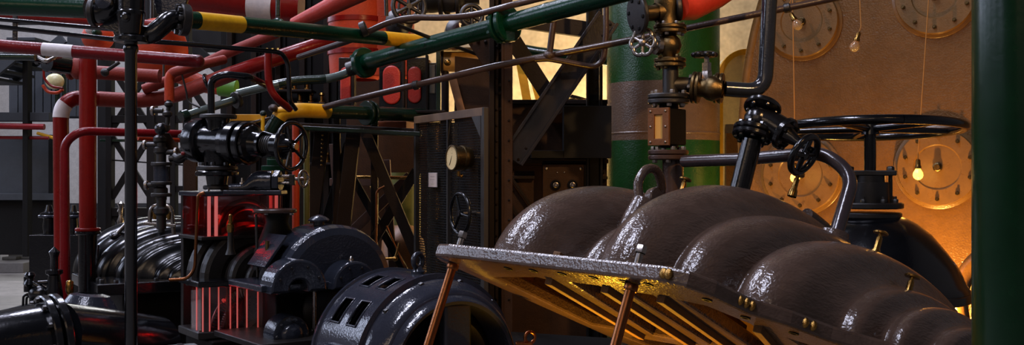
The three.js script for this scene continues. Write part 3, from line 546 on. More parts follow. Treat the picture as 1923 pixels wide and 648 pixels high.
// long thin handrail running up to the right
{
  const pts = [P(600, 204, 6.9), P(640, 193, 6.75), P(930, 124, 6.35), P(1190, 74, 6.2), P(1330, 45, 6.2), P(1580, -6, 6.1), P(1800, -50, 6.0)];
  const t = thing('handrail', 'long thin brown handrail pipe rising from centre to upper right', 'handrail', pts[0]); part('rail', sweep(pts, M(6.5, 6.3), 12), mRustPipe, t);
  for (const [px, py, d] of [[781, 160, 6.55], [1030, 104, 6.28], [1478, 15, 6.14]]) part('joint', lathe(P(px, py, d), dirOf(pts[1], pts[3]), [[-0.02, 0.022], [-0.014, 0.029], [0.014, 0.029], [0.02, 0.022]], 14), mIron, t);
}
{
  const d = 6.25, A = (px, py) => P(px, py, d), t = thing('rail_bracket', 'brown tube bracket curving up under the green pipe', 'bracket', A(1030, 110));
  part('tube', sweep(bend([A(1004, 112), A(1030, 110), A(1133, 130), A(1138, 60), A(1138, -60)], [0.03, 0.13, 0.02], 10), M(5.5, d), 12), mRustPipe, t);
  part('strut', cyl(A(1041, 30), A(1032, 100), M(6, d), M(6, d), 12), mRustPipe, t); part('clamp', ball(A(1031, 104), 0.034, 0.026, 0.03, 14), mRustPipe, t);
}

// ================================================================= centre: riveted steelwork and cage
const mSheet = mat('#3a2413', 0.55, { dull: 1, bump: 0.003, map: blotch });
const mDarkBox = mat('#0c0d10', 0.6, { dull: 1});
function rivets(parent, a, b, n, r = 0.008) { for (let k = 0; k < n; k++) part('rivet', ball(mix(a, b, n > 1 ? k / (n - 1) : 0.5), r, r, r, 8), mSteelwork, parent); }
// rivetted box column
{
  const d = 6.5, A = (px, py, z = 0) => P(px, py, d).add(V(0, 0, z)), x = px => P(px, 0, d).x, up = (px, z, w, t) => bar(V(x(px), 0, -d + z), V(x(px), 4.6, -d + z), w, t, X3, 0.003);
  const t = thing('riveted_column', 'dark riveted box column beside the mesh cage', 'column', V(x(942), 0, -d));
  part('web_plate', up(937, -0.02, 0.09, 0.012), mSteelwork, t); part('angle_leg', up(924, 0.03, 0.03, 0.1), mSteelwork, t); part('angle_leg', up(933, 0.02, 0.02, 0.05), mSteelwork, t); part('face_plate', up(954, 0.05, 0.056, 0.02), mSheet, t, 'worn brown face plate'); part('cover_strip', up(944, 0.06, 0.016, 0.01), mSheet, t);
  rivets(t, A(933, 60, 0.05), A(933, 560, 0.05), 18, 0.007); rivets(t, A(956, 80, 0.065), A(956, 560, 0.065), 14, 0.007);
  for (const py of [96, 160, 175, 205]) part('batten', box(A(938, py, 0.012), 0.05, 0.02, 0.02), mSteelwork, t);
}
{
  const d = 6.75, x = px => P(px, 0, d).x, up = (px, z, w, t) => bar(V(x(px), 0, -d + z), V(x(px), 4.6, -d + z), w, t, X3, 0.003);
  const t = thing('riveted_column', 'dark steel column left of the banded green drum', 'column', V(x(1118), 0, -d));
  part('web_plate', up(1114, 0, 0.075, 0.014), mBlackDull, t); part('angle_leg', up(1103, 0.02, 0.014, 0.08), mBlackDull, t); part('angle_leg', up(1128, 0.02, 0.014, 0.1), mBlackDull, t); rivets(t, P(1121, 150, 6.73), P(1121, 190, 6.73), 3, 0.008);
}
// diagonal braces of the frame
function brace(a, b, w, h, m, label, nr = 0) {
  const t = thing('diagonal_brace', label, 'brace', a, 'braces of the steel frame'); part('channel', channel(a, b, w, h, V(1, 0, 0.001), 0.02), m, t);
  if (nr) { const d = dirOf(a, b), s = V(d.y, -d.x, 0); for (const [f0, f1] of [[0.02, 0.1], [0.9, 0.98]]) rivets(t, add(mix(a, b, f0), s, w * 0.2).add(V(0, 0, 0.012)), add(mix(a, b, f1), s, w * 0.2).add(V(0, 0, 0.012)), nr, 0.009); }
  return t;
}
const mBlueBlack = mat('#1c1718', 0.28, { bump: 0.001, gloss: 1 });
brace(P(962, 300, 6.55), P(1142, 36, 6.6), M(46, 6.6), 0.06, mBlueBlack, 'long dark channel brace rising right before the glowing opening', 2);
brace(P(954, 60, 6.78), P(1052, 214, 6.78), M(30, 6.7), 0.04, mSteelwork, 'dark channel brace falling right before the glowing opening', 2);
{
  const d = 6.9, A = (px, py, z = 0) => P(px, py, d).add(V(0, 0, z)), rect = (x0, x1, y0, y1, z, th = 0.012) => { const a = A(x0, y0), b = A(x1, y1); return box(V((a.x + b.x) / 2, (a.y + b.y) / 2, -d + z), b.x - a.x, a.y - b.y, th, 0, 0.003); };
  const t = thing('frame_panel', 'brown steel sheet wall closing the frame below the glowing opening', 'panel', V(A(1050, 0).x, 0, -d));
  part('sheet', [rect(958, 1140, 193, 310, 0), rect(958, 1140, 310, 900, 0)], mSheet, t); part('ledge', rect(958, 1140, 299, 307, 0.05, 0.1), mSteelwork, t); part('top_edge', rect(958, 1140, 188, 196, 0.02, 0.05), mSteelwork, t); part('cross_bar', rect(958, 1004, 330, 336, 0.03, 0.05), mSteelwork, t); part('cross_bar', rect(1096, 1140, 331, 337, 0.03, 0.05), mSteelwork, t);
  part('thin_brace', bar(A(952, 372, 0.05), A(1000, 446, 0.05), 0.02, 0.02, X3), mSteelwork, t); part('thin_brace', bar(A(962, 336, 0.05), A(1014, 412, 0.05), 0.02, 0.02, X3), mSteelwork, t);
  for (const [px, py] of [[961, 281], [966, 268], [952, 319], [962, 319], [952, 345], [962, 358], [951, 294], [1133, 323], [985, 332]]) part('rivet', ball(A(px, py, 0.012), 0.011, 0.011, 0.009, 10), mSteelwork, t);
  const b = thing('switch_box', 'black steel box on the ledge under the long brace', 'box', V(A(1098, 0).x, A(0, 299).y, -d + 0.15));
  part('body', rect(1055, 1142, 203, 298, 0.14, 0.2), mDarkBox, b); part('low_part', rect(996, 1055, 284, 298, 0.14, 0.2), mDarkBox, b);
  const i = thing('instrument_panel', 'small brown panel with two round sockets beside the cover', 'panel', V(A(1056, 0).x, A(0, 400).y, -d + 0.14));
  part('face', rect(1018, 1094, 309, 420, 0.12, 0.03), mSheet, i); part('shoulder', rect(1094, 1100, 309, 420, 0.1, 0.06), mDarkBox, i);
  for (const px of [1042, 1073]) { const s = part('socket', lathe(A(px, 347, 0.135), Z3, [[0, 0.033], [0.014, 0.032], [0.018, 0.026], [0.012, 0.02], [0.012, 0.018]], 28), mDarkBox, i); part('contact', lathe(A(px, 347, 0.135), Z3, [[0.006, 0.019], [0.02, 0.018], [0.022, 0.013], [0.016, 0.008], [0.016, 0]], 20), mSteel, s); }
  for (const [px, py] of [[1025, 317], [1088, 317], [1045, 324], [1058, 324]]) part('screw', ball(A(px, py, 0.136), py < 320 ? 0.011 : 0.006, py < 320 ? 0.011 : 0.006, 0.006, 12), mBoltSteel, i);
}
solo('frame_beam', channel(P(930, 30, 6.72), P(1150, 62, 6.78), 0.1, 0.05, Y3, 0.01), mSteelwork, 'dark top beam of the steel frame under the green pipe', 'beam');
solo('rear_pipe', sweep([P(900, 78, 8.6), P(1010, 98, 8.5), P(1120, 112, 8.4), P(1200, 122, 8.4)], M(10, 8.5), 16), mDarkGreen, 'dark green pipe seen behind the steel frame opening', 'pipe');
{ // yellow items beyond the opening
  const t = thing('yellow_trestle', 'yellow painted strut leaning behind the steel frame opening', 'strut', P(1005, 190, 8.9)); part('leg', bar(P(974, 100, 8.9), P(1080, 705, 8.9), M(16, 8.9), 0.05, X3), mYellow, t); part('leg', bar(P(990, 100, 9), P(1140, 700, 9), M(12, 9), 0.05, X3), mYellow, t); part('rail', bar(P(1040, 172, 8.9), P(1130, 196, 8.9), 0.03, 0.03, Y3), mSteelwork, t);
  const v = thing('rear_fittings', 'brass flanged fittings on a pipe low in the glowing opening', 'fittings', P(1070, 195, 8.4)); for (const px of [1058, 1072, 1086]) part('flange', disc(P(px, 188, 8.4), Y3, M(14, 8.4), 0.02), mBrass, v); part('pipe', cyl(P(1050, 200, 8.4), P(1098, 200, 8.4), 0.03), mBrass, v); part('stand', cyl(P(1072, 200, 8.4), V(P(1072, 0, 8.4).x, 0, -8.4), 0.03), mSteelwork, v);
}
// gusset plate and warm lit things left of the column
{
  const d = 6.6, A = (px, py) => P(px, py, d), o = A(0, 0), s = shapeOf([[872, 70], [936, 72], [936, 168], [926, 150]].map(([x, y]) => [A(x, y).x, A(x, y).y]).reverse());
  const t = thing('gusset_plate', 'brown triangular gusset plate on the column under the green pipe', 'gusset', A(905, 120)); part('plate', plate(s, 0.016, V(0, 0, -d), X3, Y3, 0.003), mSheet, t); rivets(t, P(884, 77, 6.58), P(926, 79, 6.58), 4, 0.011);
}
{
  const d = 8.3, A = (px, py) => P(px, py, d), t = thing('cream_duct', 'cream horizontal duct drum behind the gusset plate', 'duct', A(866, 160)); part('drum', lathe(A(828, 116), X3, [[0, M(19, d)], [M(78, d), M(19, d)]], 28), mat('#b98a3c', 0.55, {}), t); for (const px of [830, 904]) part('hoop', disc(A(px, 116), X3, M(22, d), 0.03), mSteelwork, t);
  for (const px of [836, 898]) part('leg', cyl(A(px, 130), V(A(px, 0).x, 0, -d), 0.03), mSteelwork, t); part('top_tray', box(A(868, 90), 0.44, 0.03, 0.3), mWarmPlaster, t); part('top_tray', box(A(868, 78), 0.5, 0.02, 0.2), mYellow, t);
}
solo('leaning_sheet', plate(shapeOf([[0, -2.16], [0.34, -2.16], [0.34, 0.36], [0.02, 0.4]]), 0.02, P(850, 208, 7.9), X3, Y3), mSheet, 'plain brown sheet leaning behind the mesh cage top', 'sheet');
solo('leaning_board', bar(P(848, 140, 7.8), P(868, 215, 7.8), M(15, 7.8), 0.02, X3), mat('#9a6a40', 0.6, { map: blotch }), 'narrow tan board leaning behind the mesh cage top', 'board');

// mesh cage
const cageE = V(0.43, 0, 0.903), cageN = V(-0.903, 0, 0.43), cageO = P(784, 324, 7.35);
const onCage = (px, py, off = 0) => { const d = P(px, py, 1).sub(V(0, EYE, 0)), o = add(cageO, cageN, off).sub(V(0, EYE, 0)); return add(V(0, EYE, 0), d, o.dot(cageN) / d.dot(cageN)); };
{
  const t = thing('mesh_cage', 'tall cage of black perforated mesh in a thin steel frame', 'cage', V(cageO.x, 0, cageO.z));
  const top = onCage(785, 219).y, W = onCage(914, 200).distanceTo(onCage(785, 219)), at = (s, y, off = 0) => add(V(cageO.x, y, cageO.z), cageE, s).addScaledVector(cageN, off);
  const up = (s, w = 0.035, y0 = 0.02, y1 = top) => boxAx(at(s, (y0 + y1) / 2, 0.01), w, y1 - y0, 0.03, cageE, Y3, 0.003);
  const mFrame = mat('#2a2520', 0.5, { bump: 0.002 });
  part('post', up(0.01), mFrame, t); part('post', up(W, 0.05), mFrame, t); part('post', up(W * 0.52, 0.022), mFrame, t);
  part('top_rail', boxAx(at(W / 2, top - 0.025, 0.016), W, 0.05, 0.02, cageE, Y3, 0.003), mat('#7a5c40', 0.5, { map: blotch }), t, 'worn tan top rail'); part('bottom_rail', boxAx(at(W / 2, 0.05, 0.01), W, 0.06, 0.03, cageE, Y3, 0.003), mFrame, t);
  // perforated sheet: honeycomb of webs, 18 mm pitch
  const p = 0.019, rowH = p * 0.866, webs = [], r = p / Math.sqrt(3), nx = Math.floor(W / p), ny = Math.floor((top - 0.75) / rowH);
  const m4 = new THREE.Matrix4(), base = new THREE.BoxGeometry(r * 1.08, 0.0058, 0.002), place = [];
  for (let j = 0; j < ny; j++) for (let i = 0; i < nx; i++) { const cx = (i + (j % 2) * 0.5 + 0.5) * p, cy = 0.72 + j * rowH; for (let k = 0; k < 3; k++) { const a = Math.PI / 6 + k * Math.PI / 3 , mx = cx + Math.cos(a - Math.PI / 6) * p / 2, my = cy + Math.sin(a - Math.PI / 6) * p / 2; place.push([mx, my, a + Math.PI / 3]); } }
  const im = new THREE.InstancedMesh(base, mBlackDull, place.length), bx = new THREE.Matrix4().makeBasis(cageE, Y3, cageN);
  place.forEach(([x, y, a], i) => { const q = at(x, y).sub(V(cageO.x, 0, cageO.z)); m4.makeRotationZ(a).premultiply(bx).setPosition(q); im.setMatrixAt(i, m4); });
  im.name = 'perforated_mesh'; im.userData = { kind: 'stuff' }; im.castShadow = im.receiveShadow = true; t.add(im);
  part('corner_bracket', plate(shapeOf([[-0.13, 0], [0, 0], [0, -0.13]].reverse()), 0.008, at(W - 0.02, top - 0.05, 0.02), cageE, Y3, 0.001), mFrame, t);
  const s = thing('notice_plate', 'small pale notice plate fixed to the mesh cage', 'sign', onCage(813, 352, 0.02), undefined);
  { const c = onCage(813, 338, 0.02), w = 0.15, h = M(27, -c.z);
    const cv = document.createElement('canvas'); cv.width = 200; cv.height = 260; const g = cv.getContext('2d'); g.fillStyle = '#cbb8ab'; g.fillRect(0, 0, 200, 260); g.strokeStyle = '#a8968c'; g.lineWidth = 3; g.strokeRect(12, 12, 176, 236); g.fillStyle = '#8a786e'; for (const [y, h, x0, x1, c] of [[54, 26, 40, 158, '#8a786e'], [110, 26, 44, 154, '#8a786e'], [158, 20, 80, 116, '#8a786e'], [196, 20, 62, 140, '#8f8052']]) { g.fillStyle = c; for (let x = x0; x < x1; x += 7) if (rnd() > 0.16) { g.fillRect(x, y + rnd() * 4, 3.4, h - rnd() * 6); if (rnd() > 0.5) g.fillRect(x, y + h * (rnd() > 0.5 ? 0.1 : 0.8), 6, 3); } }   // small print, too worn to read
    const tx = new THREE.CanvasTexture(cv); tx.colorSpace = THREE.SRGBColorSpace; const fm = new THREE.MeshPhysicalMaterial({ map: tx, roughness: 0.5 });
    part('plate', boxAx(c, w, h, 0.006, cageE, Y3, 0.001), mWhiteBand, s); const f = new THREE.PlaneGeometry(w * 0.97, h * 0.97); f.applyMatrix4(new THREE.Matrix4().makeBasis(cageE, Y3, cageN).setPosition(add(c, cageN, 0.0036))); part('lettering', f, fm, s, 'four lines of faint worn print'); }
  const gg = thing('pressure_gauge', 'round brass pressure gauge standing out from the mesh cage', 'gauge', onCage(868, 320, 0.1));
  { const c = onCage(880, 297, 0.02), n = V(-0.86, 0.0, 0.51), r = M(24, 6.6), f = add(c, n, 0.115);
    part('case', lathe(c, n, [[0, 0], [0, r * 0.86], [0.03, r * 0.9], [0.034, r * 0.98], [0.05, r * 0.98], [0.054, r * 0.9], [0.1, r * 0.92], [0.105, r], [0.118, r], [0.12, r * 0.9], [0.114, r * 0.87]], 40), mBronze, gg);
    const cv = document.createElement('canvas'); cv.width = cv.height = 256; const g = cv.getContext('2d'); g.fillStyle = '#d9c08a'; g.fillRect(0, 0, 256, 256); g.strokeStyle = '#4a3820'; g.lineWidth = 3; for (let k = 0; k <= 20; k++) { const a = 2.36 + k * 0.236; g.beginPath(); g.moveTo(128 + 96 * Math.cos(a), 128 + 96 * Math.sin(a)); g.lineTo(128 + (k % 5 ? 106 : 116) * Math.cos(a), 128 + (k % 5 ? 106 : 116) * Math.sin(a)); g.stroke(); } g.beginPath(); g.arc(128, 60, 22, 0, 6.3); g.stroke();
    const tx = new THREE.CanvasTexture(cv); tx.colorSpace = THREE.SRGBColorSpace; const fc = new THREE.CircleGeometry(r * 0.89, 40), ex = Y3.clone().cross(n).normalize(); fc.applyMatrix4(new THREE.Matrix4().makeBasis(ex, Y3, n).setPosition(f)); part('dial', fc, new THREE.MeshPhysicalMaterial({ map: tx, roughness: 0.45 }), gg, 'cream dial');
    part('pointer', bar(add(add(f, n, 0.003), V(0.005, 0.02, 0)), add(add(f, n, 0.003), ex, -r * 0.35).add(V(0, -r * 0.55, 0)), 0.004, 0.002, n.clone().cross(Y3)), mBlackDull, gg);
    part('connector', cyl(c, onCage(905, 297, -0.05), 0.016), mBronze, gg); part('drain_cock', [cyl(add(add(c, n, 0.07), Y3, -r), add(add(c, n, 0.07), Y3, -r - 0.03), 0.01), ball(add(add(c, n, 0.05), Y3, -r - 0.03), 0.013)], mBrass, gg); }
  const hw = thing('cage_handwheel', 'dark handwheel on a short spindle before the mesh cage', 'handwheel', onCage(866, 430, 0.1));
  { const c = onCage(864, 401, 0.1); handwheel(hw, c, V(-0.86, 0, 0.51), M(37, 6.6), 0.011, 3, mBlack, { hub: 0.02, phase: 0.4 }); part('spindle', cyl(c, add(c, cageN, -0.16), 0.012), mSteel, hw); }
  // pipes standing inside the cage
  for (const [px, d, r, m, l] of [[818, 7.6, 0.06, mBronze, 'brass riser inside the mesh cage, nearest the notice plate'], [850, 7.5, 0.035, mIron, 'thin dark riser inside the mesh cage behind the gauge'], [880, 7.7, 0.07, mSheet, 'thick brown riser inside the mesh cage behind the handwheel']]) { const x = P(px, 0, d).x; solo('cage_riser', cyl(V(x, 0, -d), V(x, 2.05, -d), r), m, l, 'pipe', 'risers inside the cage'); }
}

// black cabinets with red oval covers, upper centre
{
  const d = 7.6, A = (px, py, z = 0) => P(px, py, d).add(V(0, 0, z)), rect = (x0, x1, y0, y1, z, th) => { const a = A(x0, y0), b = A(x1, y1); return box(V((a.x + b.x) / 2, (a.y + b.y) / 2, -d + z), b.x - a.x, a.y - b.y, th, 0, 0.004); };
  const oval = (px, py, w, h, z) => plate(shapeOf((() => { const r = M(w / 2, d), hh = M(h / 2, d) - r, a = []; for (let k = 0; k <= 10; k++) a.push([r * Math.cos(Math.PI * k / 10), hh + r * Math.sin(Math.PI * k / 10)]); for (let k = 0; k <= 10; k++) a.push([-r * Math.cos(Math.PI * k / 10), -hh - r * Math.sin(Math.PI * k / 10)]); return a; })()), 0.03, A(px, py, z), X3, Y3, 0.01);
  const mRedCover = mat('#b02a1c', 0.4, { bump: 0.004 });
  for (const [x0, x1, ox, ow, oh, label] of [[636, 662, 650, 15, 62, 'narrow black cabinet with red oval cover, leftmost of three'], [712, 756, 736, 28, 68, 'wide black cabinet with red oval cover, middle of three'], [764, 800, 779, 20, 64, 'black cabinet with orange-red oval cover, rightmost of three']]) {
    const t = thing('switch_cabinet', label, 'cabinet', A((x0 + x1) / 2, 208), 'cabinets with red oval covers'); part('body', rect(x0, x1, 108, 208, -0.1, 0.2), mBlack, t); part('oval_cover', oval(ox, 160, ow, oh, 0), mRedCover, t, 'red oval cover'); part('side_post', rect(x1, x1 + 5, 104, 210, 0.02, 0.06), mSteelwork, t);
  }
  const s = thing('speckled_cabinet', 'narrow dark cabinet with speckled grey panel under the green pipe', 'cabinet', A(812, 208)); part('body', rect(800, 822, 118, 208, -0.1, 0.2), mBlack, s); part('panel', rect(802, 818, 122, 176, 0.01, 0.02), mat('#8a8272', 0.8, { bump: 0.02, bumpMap: cast, map: blotch }), s); part('post', rect(820, 828, 92, 212, 0.03, 0.05), mDarkGreen, s); part('knob', ball(A(841, 118, 0.03), 0.025, 0.025, 0.02), mBrass, s);
  const shelf = thing('cabinet_shelf', 'dark shelf on thin legs carrying the red-oval cabinets', 'shelf', V(A(730, 0).x, 0, -d)); part('board', rect(620, 838, 208.5, 214, -0.05, 0.34), mSteelwork, shelf); for (const px of [628, 700, 832]) part('leg', box(V(A(px, 0).x, 1.055, -d - 0.1), 0.05, 2.11, 0.05), mSteelwork, shelf);
}
// dark trestle legs and braces, lower centre
{
  const mBrown = mat('#4a2a14', 0.6, { map: blotch }), tr = thing('steel_trestle', 'dark steel trestle of leaning posts and crossed braces behind the gear casing', 'trestle', V(P(670, 0, 7.5).x, 0, -7.5));
  const seg = (x0, y0, x1, y1, d, w, m, kind = 'brace') => { const a = P(x0, y0, d); let b = P(x1, y1, d); if (kind === 'post') b = add(a, dirOf(a, b), a.y / -dirOf(a, b).y); part(kind, channel(a, b, M(w, d), 0.045, V(1, 0, 0.001), 0.008), m, tr); };
  seg(606, 236, 578, 470, 7.6, 26, mSteelwork, 'post'); seg(664, 238, 640, 470, 7.3, 26, mSteelwork, 'post'); for (let k = 0; k < 9; k++) part('rivet', ball(P(606 - k * 0.3, 246 + k * 8, 7.56), 0.009, 0.009, 0.008, 8), mBrass, tr);
  seg(656, 270, 598, 470, 7.7, 20, mBlackDull); seg(684, 246, 790, 500, 7.4, 20, mSteelwork); seg(660, 330, 760, 510, 7.9, 14, mBlackDull); seg(782, 320, 690, 470, 7.6, 18, mSteelwork); seg(770, 330, 650, 445, 8.3, 18, mBrown); seg(628, 270, 640, 420, 8.2, 20, mBrown, 'post'); seg(725, 300, 735, 470, 8.4, 14, mBrown, 'post'); seg(560, 236, 548, 470, 7.9, 16, mSteelwork, 'post');
  part('top_beam', bar(P(550, 238, 7.55), P(790, 250, 7.55), 0.05, 0.3, Y3), mSteelwork, tr);
  solo('trestle_beam', bar(P(560, 240, 7.25), P(790, 252, 7.25), 0.03, 0.06, Y3), mDarkGreen, 'thin dark green beam along the trestle top', 'beam');
  solo('brass_rail', cyl(P(640, 332, 8.2), P(765, 334, 8.2), 0.014), mBrass, 'brass rail crossing behind the trestle legs', 'rail');
  solo('low_rail', box(P(668, 342, 8.4), 0.4, 0.06, 0.08), mBrown, 'brown crosspiece under the brass rail', 'crosspiece');
  solo('bent_pipe', sweep(bend([P(722, 350, 7.35), P(707, 358, 7.35), P(706, 470, 7.35)], 0.08), 0.008, 8), mCopper, 'thin copper pipe bending down among the trestle braces', 'pipe');
  solo('thin_rod', cyl(P(726, 424, 7.1), P(900, 822, 7.1), 0.007), mCopper, 'thin copper rod slanting down beside the mesh cage', 'rod');
  const t = thing('round_tank', 'brown round tank with olive upper part behind the trestle', 'tank', V(P(757, 0, 8.6).x, 0, -8.6)); part('body', lathe(V(P(757, 0, 8.6).x, 0, -8.6), Y3, [[0.3, 0.1], [0.5, 0.16], [0.9, 0.19], [1.15, 0.17], [1.27, 0.08], [1.28, 0]], 32, 0, 6.2832, 60), mat('#8a5a2c', 0.5, { bump: 0.002 }), t); part('upper_casing', lathe(V(P(757, 0, 8.7).x, 0, -8.75), Y3, [[1.15, 0.14], [1.7, 0.14], [1.7, 0]], 24), mat('#6a6a1c', 0.6, {}), t); part('foot', cyl(V(P(757, 0, 8.6).x, 0, -8.6), V(P(757, 0, 8.6).x, 0.32, -8.6), 0.12), mSteelwork, t);
  const c = thing('drain_cock', 'small brass cock with lever beside the mesh cage foot', 'cock', P(742, 490, 6.9)); part('body', [cyl(P(722, 486, 6.9), P(744, 485, 6.9), 0.01), ball(P(742, 486, 6.9), 0.018)], mBrass, c); part('lever', cyl(P(742, 486, 6.9), P(750, 456, 6.9), 0.009, 0.007, 10), mBrass, c); part('drop_pipe', cyl(P(722, 486, 6.9), V(P(722, 0, 6.9).x, 0, -6.9), 0.01), mBrass, c);
  solo('copper_tray', box(P(733, 236, 8), 0.34, 0.05, 0.3, -0.2), mat('#b05a30', 0.5, {}), 'orange-brown flat tray under the green flanged pipe', 'tray');
  const bl = thing('rear_boiler', 'dim brown boiler front far behind the trestle', 'boiler', V(-1.1, 0, -9.6)); part('front', box(V(-1.1, 1.35, -9.7), 0.74, 2.7, 0.5), mSheet, bl); part('plinth', box(V(-1.1, 0.15, -9.5), 0.74, 0.3, 0.6), mBrown, bl); for (const px of [650, 700, 740]) part('cock', ball(P(px, 352, 9.3), 0.03, 0.03, 0.03, 12), mBrass, bl);
}
// iron handwheels high up before the warm light
for (const [px, py, r, d, label] of [[768, 12, 30, 7.2, 'larger dark iron handwheel high up before the red vessel'], [886, 30, 20, 7.4, 'smaller dark iron handwheel high up before the bright wall']]) { const t = thing('iron_handwheel', label, 'handwheel', P(px, py + r, d), 'iron handwheels at the top'); const c = P(px, py, d), n = V(0.25, 0.1, 0.96); handwheel(t, c, n, M(r, d), M(4.5, d), 6, mIron, { hub: M(6, d) }); part('ring', ringGeo(add(c, n, -0.01), n, M(r * 0.62, d), M(2.5, d), 36, 8), mIron, t); part('spindle', cyl(c, add(c, n, -0.3), 0.016), mIron, t); part('bonnet', lathe(add(c, n, -0.55), n, [[0, 0.09], [0.1, 0.1], [0.14, 0.06], [0.3, 0.04]], 18), mIron, t); }
{
  const d = 8.2, t = thing('red_vessel', 'big orange-red insulated vessel behind the upper centre pipes', 'vessel', P(680, 110, d));
  part('body', lathe(P(672, 150, d), Y3, [[0, M(36, d)], [M(8, d), M(52, d)], [M(60, d), M(55, d)], [M(130, d), M(55, d)], [M(240, d), M(50, d)]], 40), mOrange, t); for (const py of [40, 100]) part('strap', lathe(P(672, py, d), Y3, [[-0.02, M(55.5, d)], [-0.018, M(56.5, d)], [0.018, M(56.5, d)], [0.02, M(55.5, d)]], 40), mRed, t); part('side_duct', box(P(738, 60, d), 0.3, 0.7, 0.3), mOrange, t);
}
{ // dark valve cluster at the top
  const d = 7.6, t = thing('valve_cluster', 'cluster of dark iron valve bodies at the top edge before the bright wall', 'valve', P(820, 20, d)); part('body', [ball(P(810, -2, d), 0.14, 0.1, 0.12), ball(P(845, 0, d), 0.12, 0.09, 0.1)], mIron, t); part('pipe', cyl(P(770, 0, d), P(900, -4, d), 0.05), mIron, t); for (const px of [795, 828, 860]) part('flange', disc(P(px, 0, d), X3, 0.11, 0.03), mIron, t); for (const [px, py] of [[800, 24], [840, 26], [868, 22]]) part('gland', lathe(P(px, py, d), Y3, [[0, 0.02], [0.03, 0.035], [0.05, 0.035], [0.08, 0.02]], 14), mBronze, t);
}

// dark sheet partition left of the bay, with brass bits on narrow shelves
{
  const d = 9.8, x = px => P(px, 0, d).x, t = thing('dark_partition', 'dark ribbed sheet partition behind the trestle and pipes', 'partition', V(x(520), 0, -d));
  for (let k = 0; k < 10; k++) part('sheet', box(V(x(428 + k * 24), 2.6, -d - 0.05 * (k % 2)), M(26, d), 5.2, 0.03, 0, 0.003), mBlackDull, t);
  for (let k = 0; k < 5; k++) part('rib', box(V(x(436 + k * 45), 2.6, -d + 0.06), 0.05, 5.2, 0.08), mSteelwork, t);
  for (const [px, py, w] of [[520, 108, 30], [560, 166, 70], [590, 190, 60], [545, 330, 40], [600, 300, 60]]) { part('shelf', box(V(x(px), EYE - (py + 8 - 324) / FOCAL * d, -d + 0.14), M(w, d), 0.02, 0.24), mSteelwork, t); for (let k = 0; k < 3; k++) part('brass_fitting', lathe(V(x(px - w / 3 + k * w / 3), EYE - (py + 7 - 324) / FOCAL * d, -d + 0.16), Y3, [[0, 0.03], [0.02, 0.03], [0.03, 0.015], [0.07, 0.015], [0.08, 0.028], [0.1, 0.02], [0.1, 0]], 14), mBrass, t); }
}
{ // upper gallery slab behind the overhead pipes
  const d = 12.5, x = px => P(px, 0, d).x, Y = py => EYE - (py - 324) / FOCAL * d, t = thing('upper_gallery', 'dark steel gallery deck high behind the overhead pipes', 'gallery', V(x(300), Y(92), -d)), mG = mat('#171514', 0.7, { dull: 1 });
  part('deck_beam', box(V((x(190) + x(432)) / 2, (Y(60) + Y(96)) / 2, -d), x(432) - x(190), Y(60) - Y(96), 0.3), mG, t); part('parapet', box(V((x(190) + x(432)) / 2, (Y(-60) + Y(52)) / 2, -d - 0.3), x(432) - x(190), Y(-60) - Y(52), 0.05), mG, t); part('brace', bar(V(x(345), Y(70), -d + 0.2), V(x(440), Y(150), -d + 0.2), M(18, d), 0.1, X3), mG, t); for (const px of [196, 426]) part('post', box(V(x(px), 2.0, -d), 0.12, 4, 0.12), mG, t);
}

// ================================================================= overhead and left pipework
// a run of pipe; bands = [[t0, t1, material, label]] painted lengths along it (fractions of the run)
function pipeRun(name, label, pts, r, m, bands = [], o = {}) {
  const t = thing(name, label, 'pipe', pts[0], o.group); let cuts = [0]; for (const b of bands) cuts.push(b[0], b[1]); cuts.push(1);
  for (let i = 0; i + 1 < cuts.length; i++) { if (cuts[i + 1] - cuts[i] < 1e-4) continue; const b = i % 2 ? bands[(i - 1) / 2] : null; part(b ? 'painted_band' : 'pipe', sweep(cutPath(pts, cuts[i], cuts[i + 1]), b && b[4] ? b[4] : r, o.seg || 20), b ? b[2] : m, t, b ? b[3] : undefined); }
  return t;
}
const mPaleSteel = mat('#7d8a84', 0.3, { metal: 0.6, bump: 0.001, gloss: 1 });
{ // green main with yellow bands, crossing the top
  const a = P(322, 34, 5.2), b = P(806, 80, 7.0), t = pipeRun('green_main', 'thick dark green overhead pipe with two yellow bands', [a, b], 0.044, mGreen, [[0.075, 0.215, mYellow, 'yellow band', 0.0452], [0.77, 1, mYellow, 'yellow band', 0.0452]]);
  part('clamp', disc(P(522, 52, 5.85), dirOf(a, b), 0.052, 0.03), mGreen, t); part('hanger', bar(P(522, 30, 5.85), P(524, -60, 5.85), 0.02, 0.02, X3), mDarkGreen, t);
}
{ // green pipe rising right with couplings
  const pts = [P(676, 120, 7.0), P(945, 47, 6.15), P(1050, 18, 5.75), P(1230, -32, 5.3)], t = pipeRun('green_pipe', 'glossy green pipe rising right across the steel frame', pts, 0.054, mGreen);
  const d = dirOf(pts[0], pts[1]); part('end_flange', disc(P(684, 118, 6.97), d, 0.1, 0.04), mGreen, t); part('coupling', disc(P(940, 48, 6.15), d, 0.105, 0.03), mGreen, t); part('coupling', disc(P(953, 44, 6.12), d, 0.11, 0.035), mGreen, t); bolts(t, P(936, 49, 6.17), d.clone().negate(), 0.085, 6, 0.015, 0.02, mGreen); bolts(t, P(679, 119, 7.0), d.clone().negate(), 0.08, 6, 0.015, 0.02, mGreen); part('band', disc(P(1030, 24, 5.83), d, 0.058, 0.03), mGreen, t);
  part('lug', box(P(958, 68, 6.1), 0.06, 0.06, 0.05), mGreen, t);
}
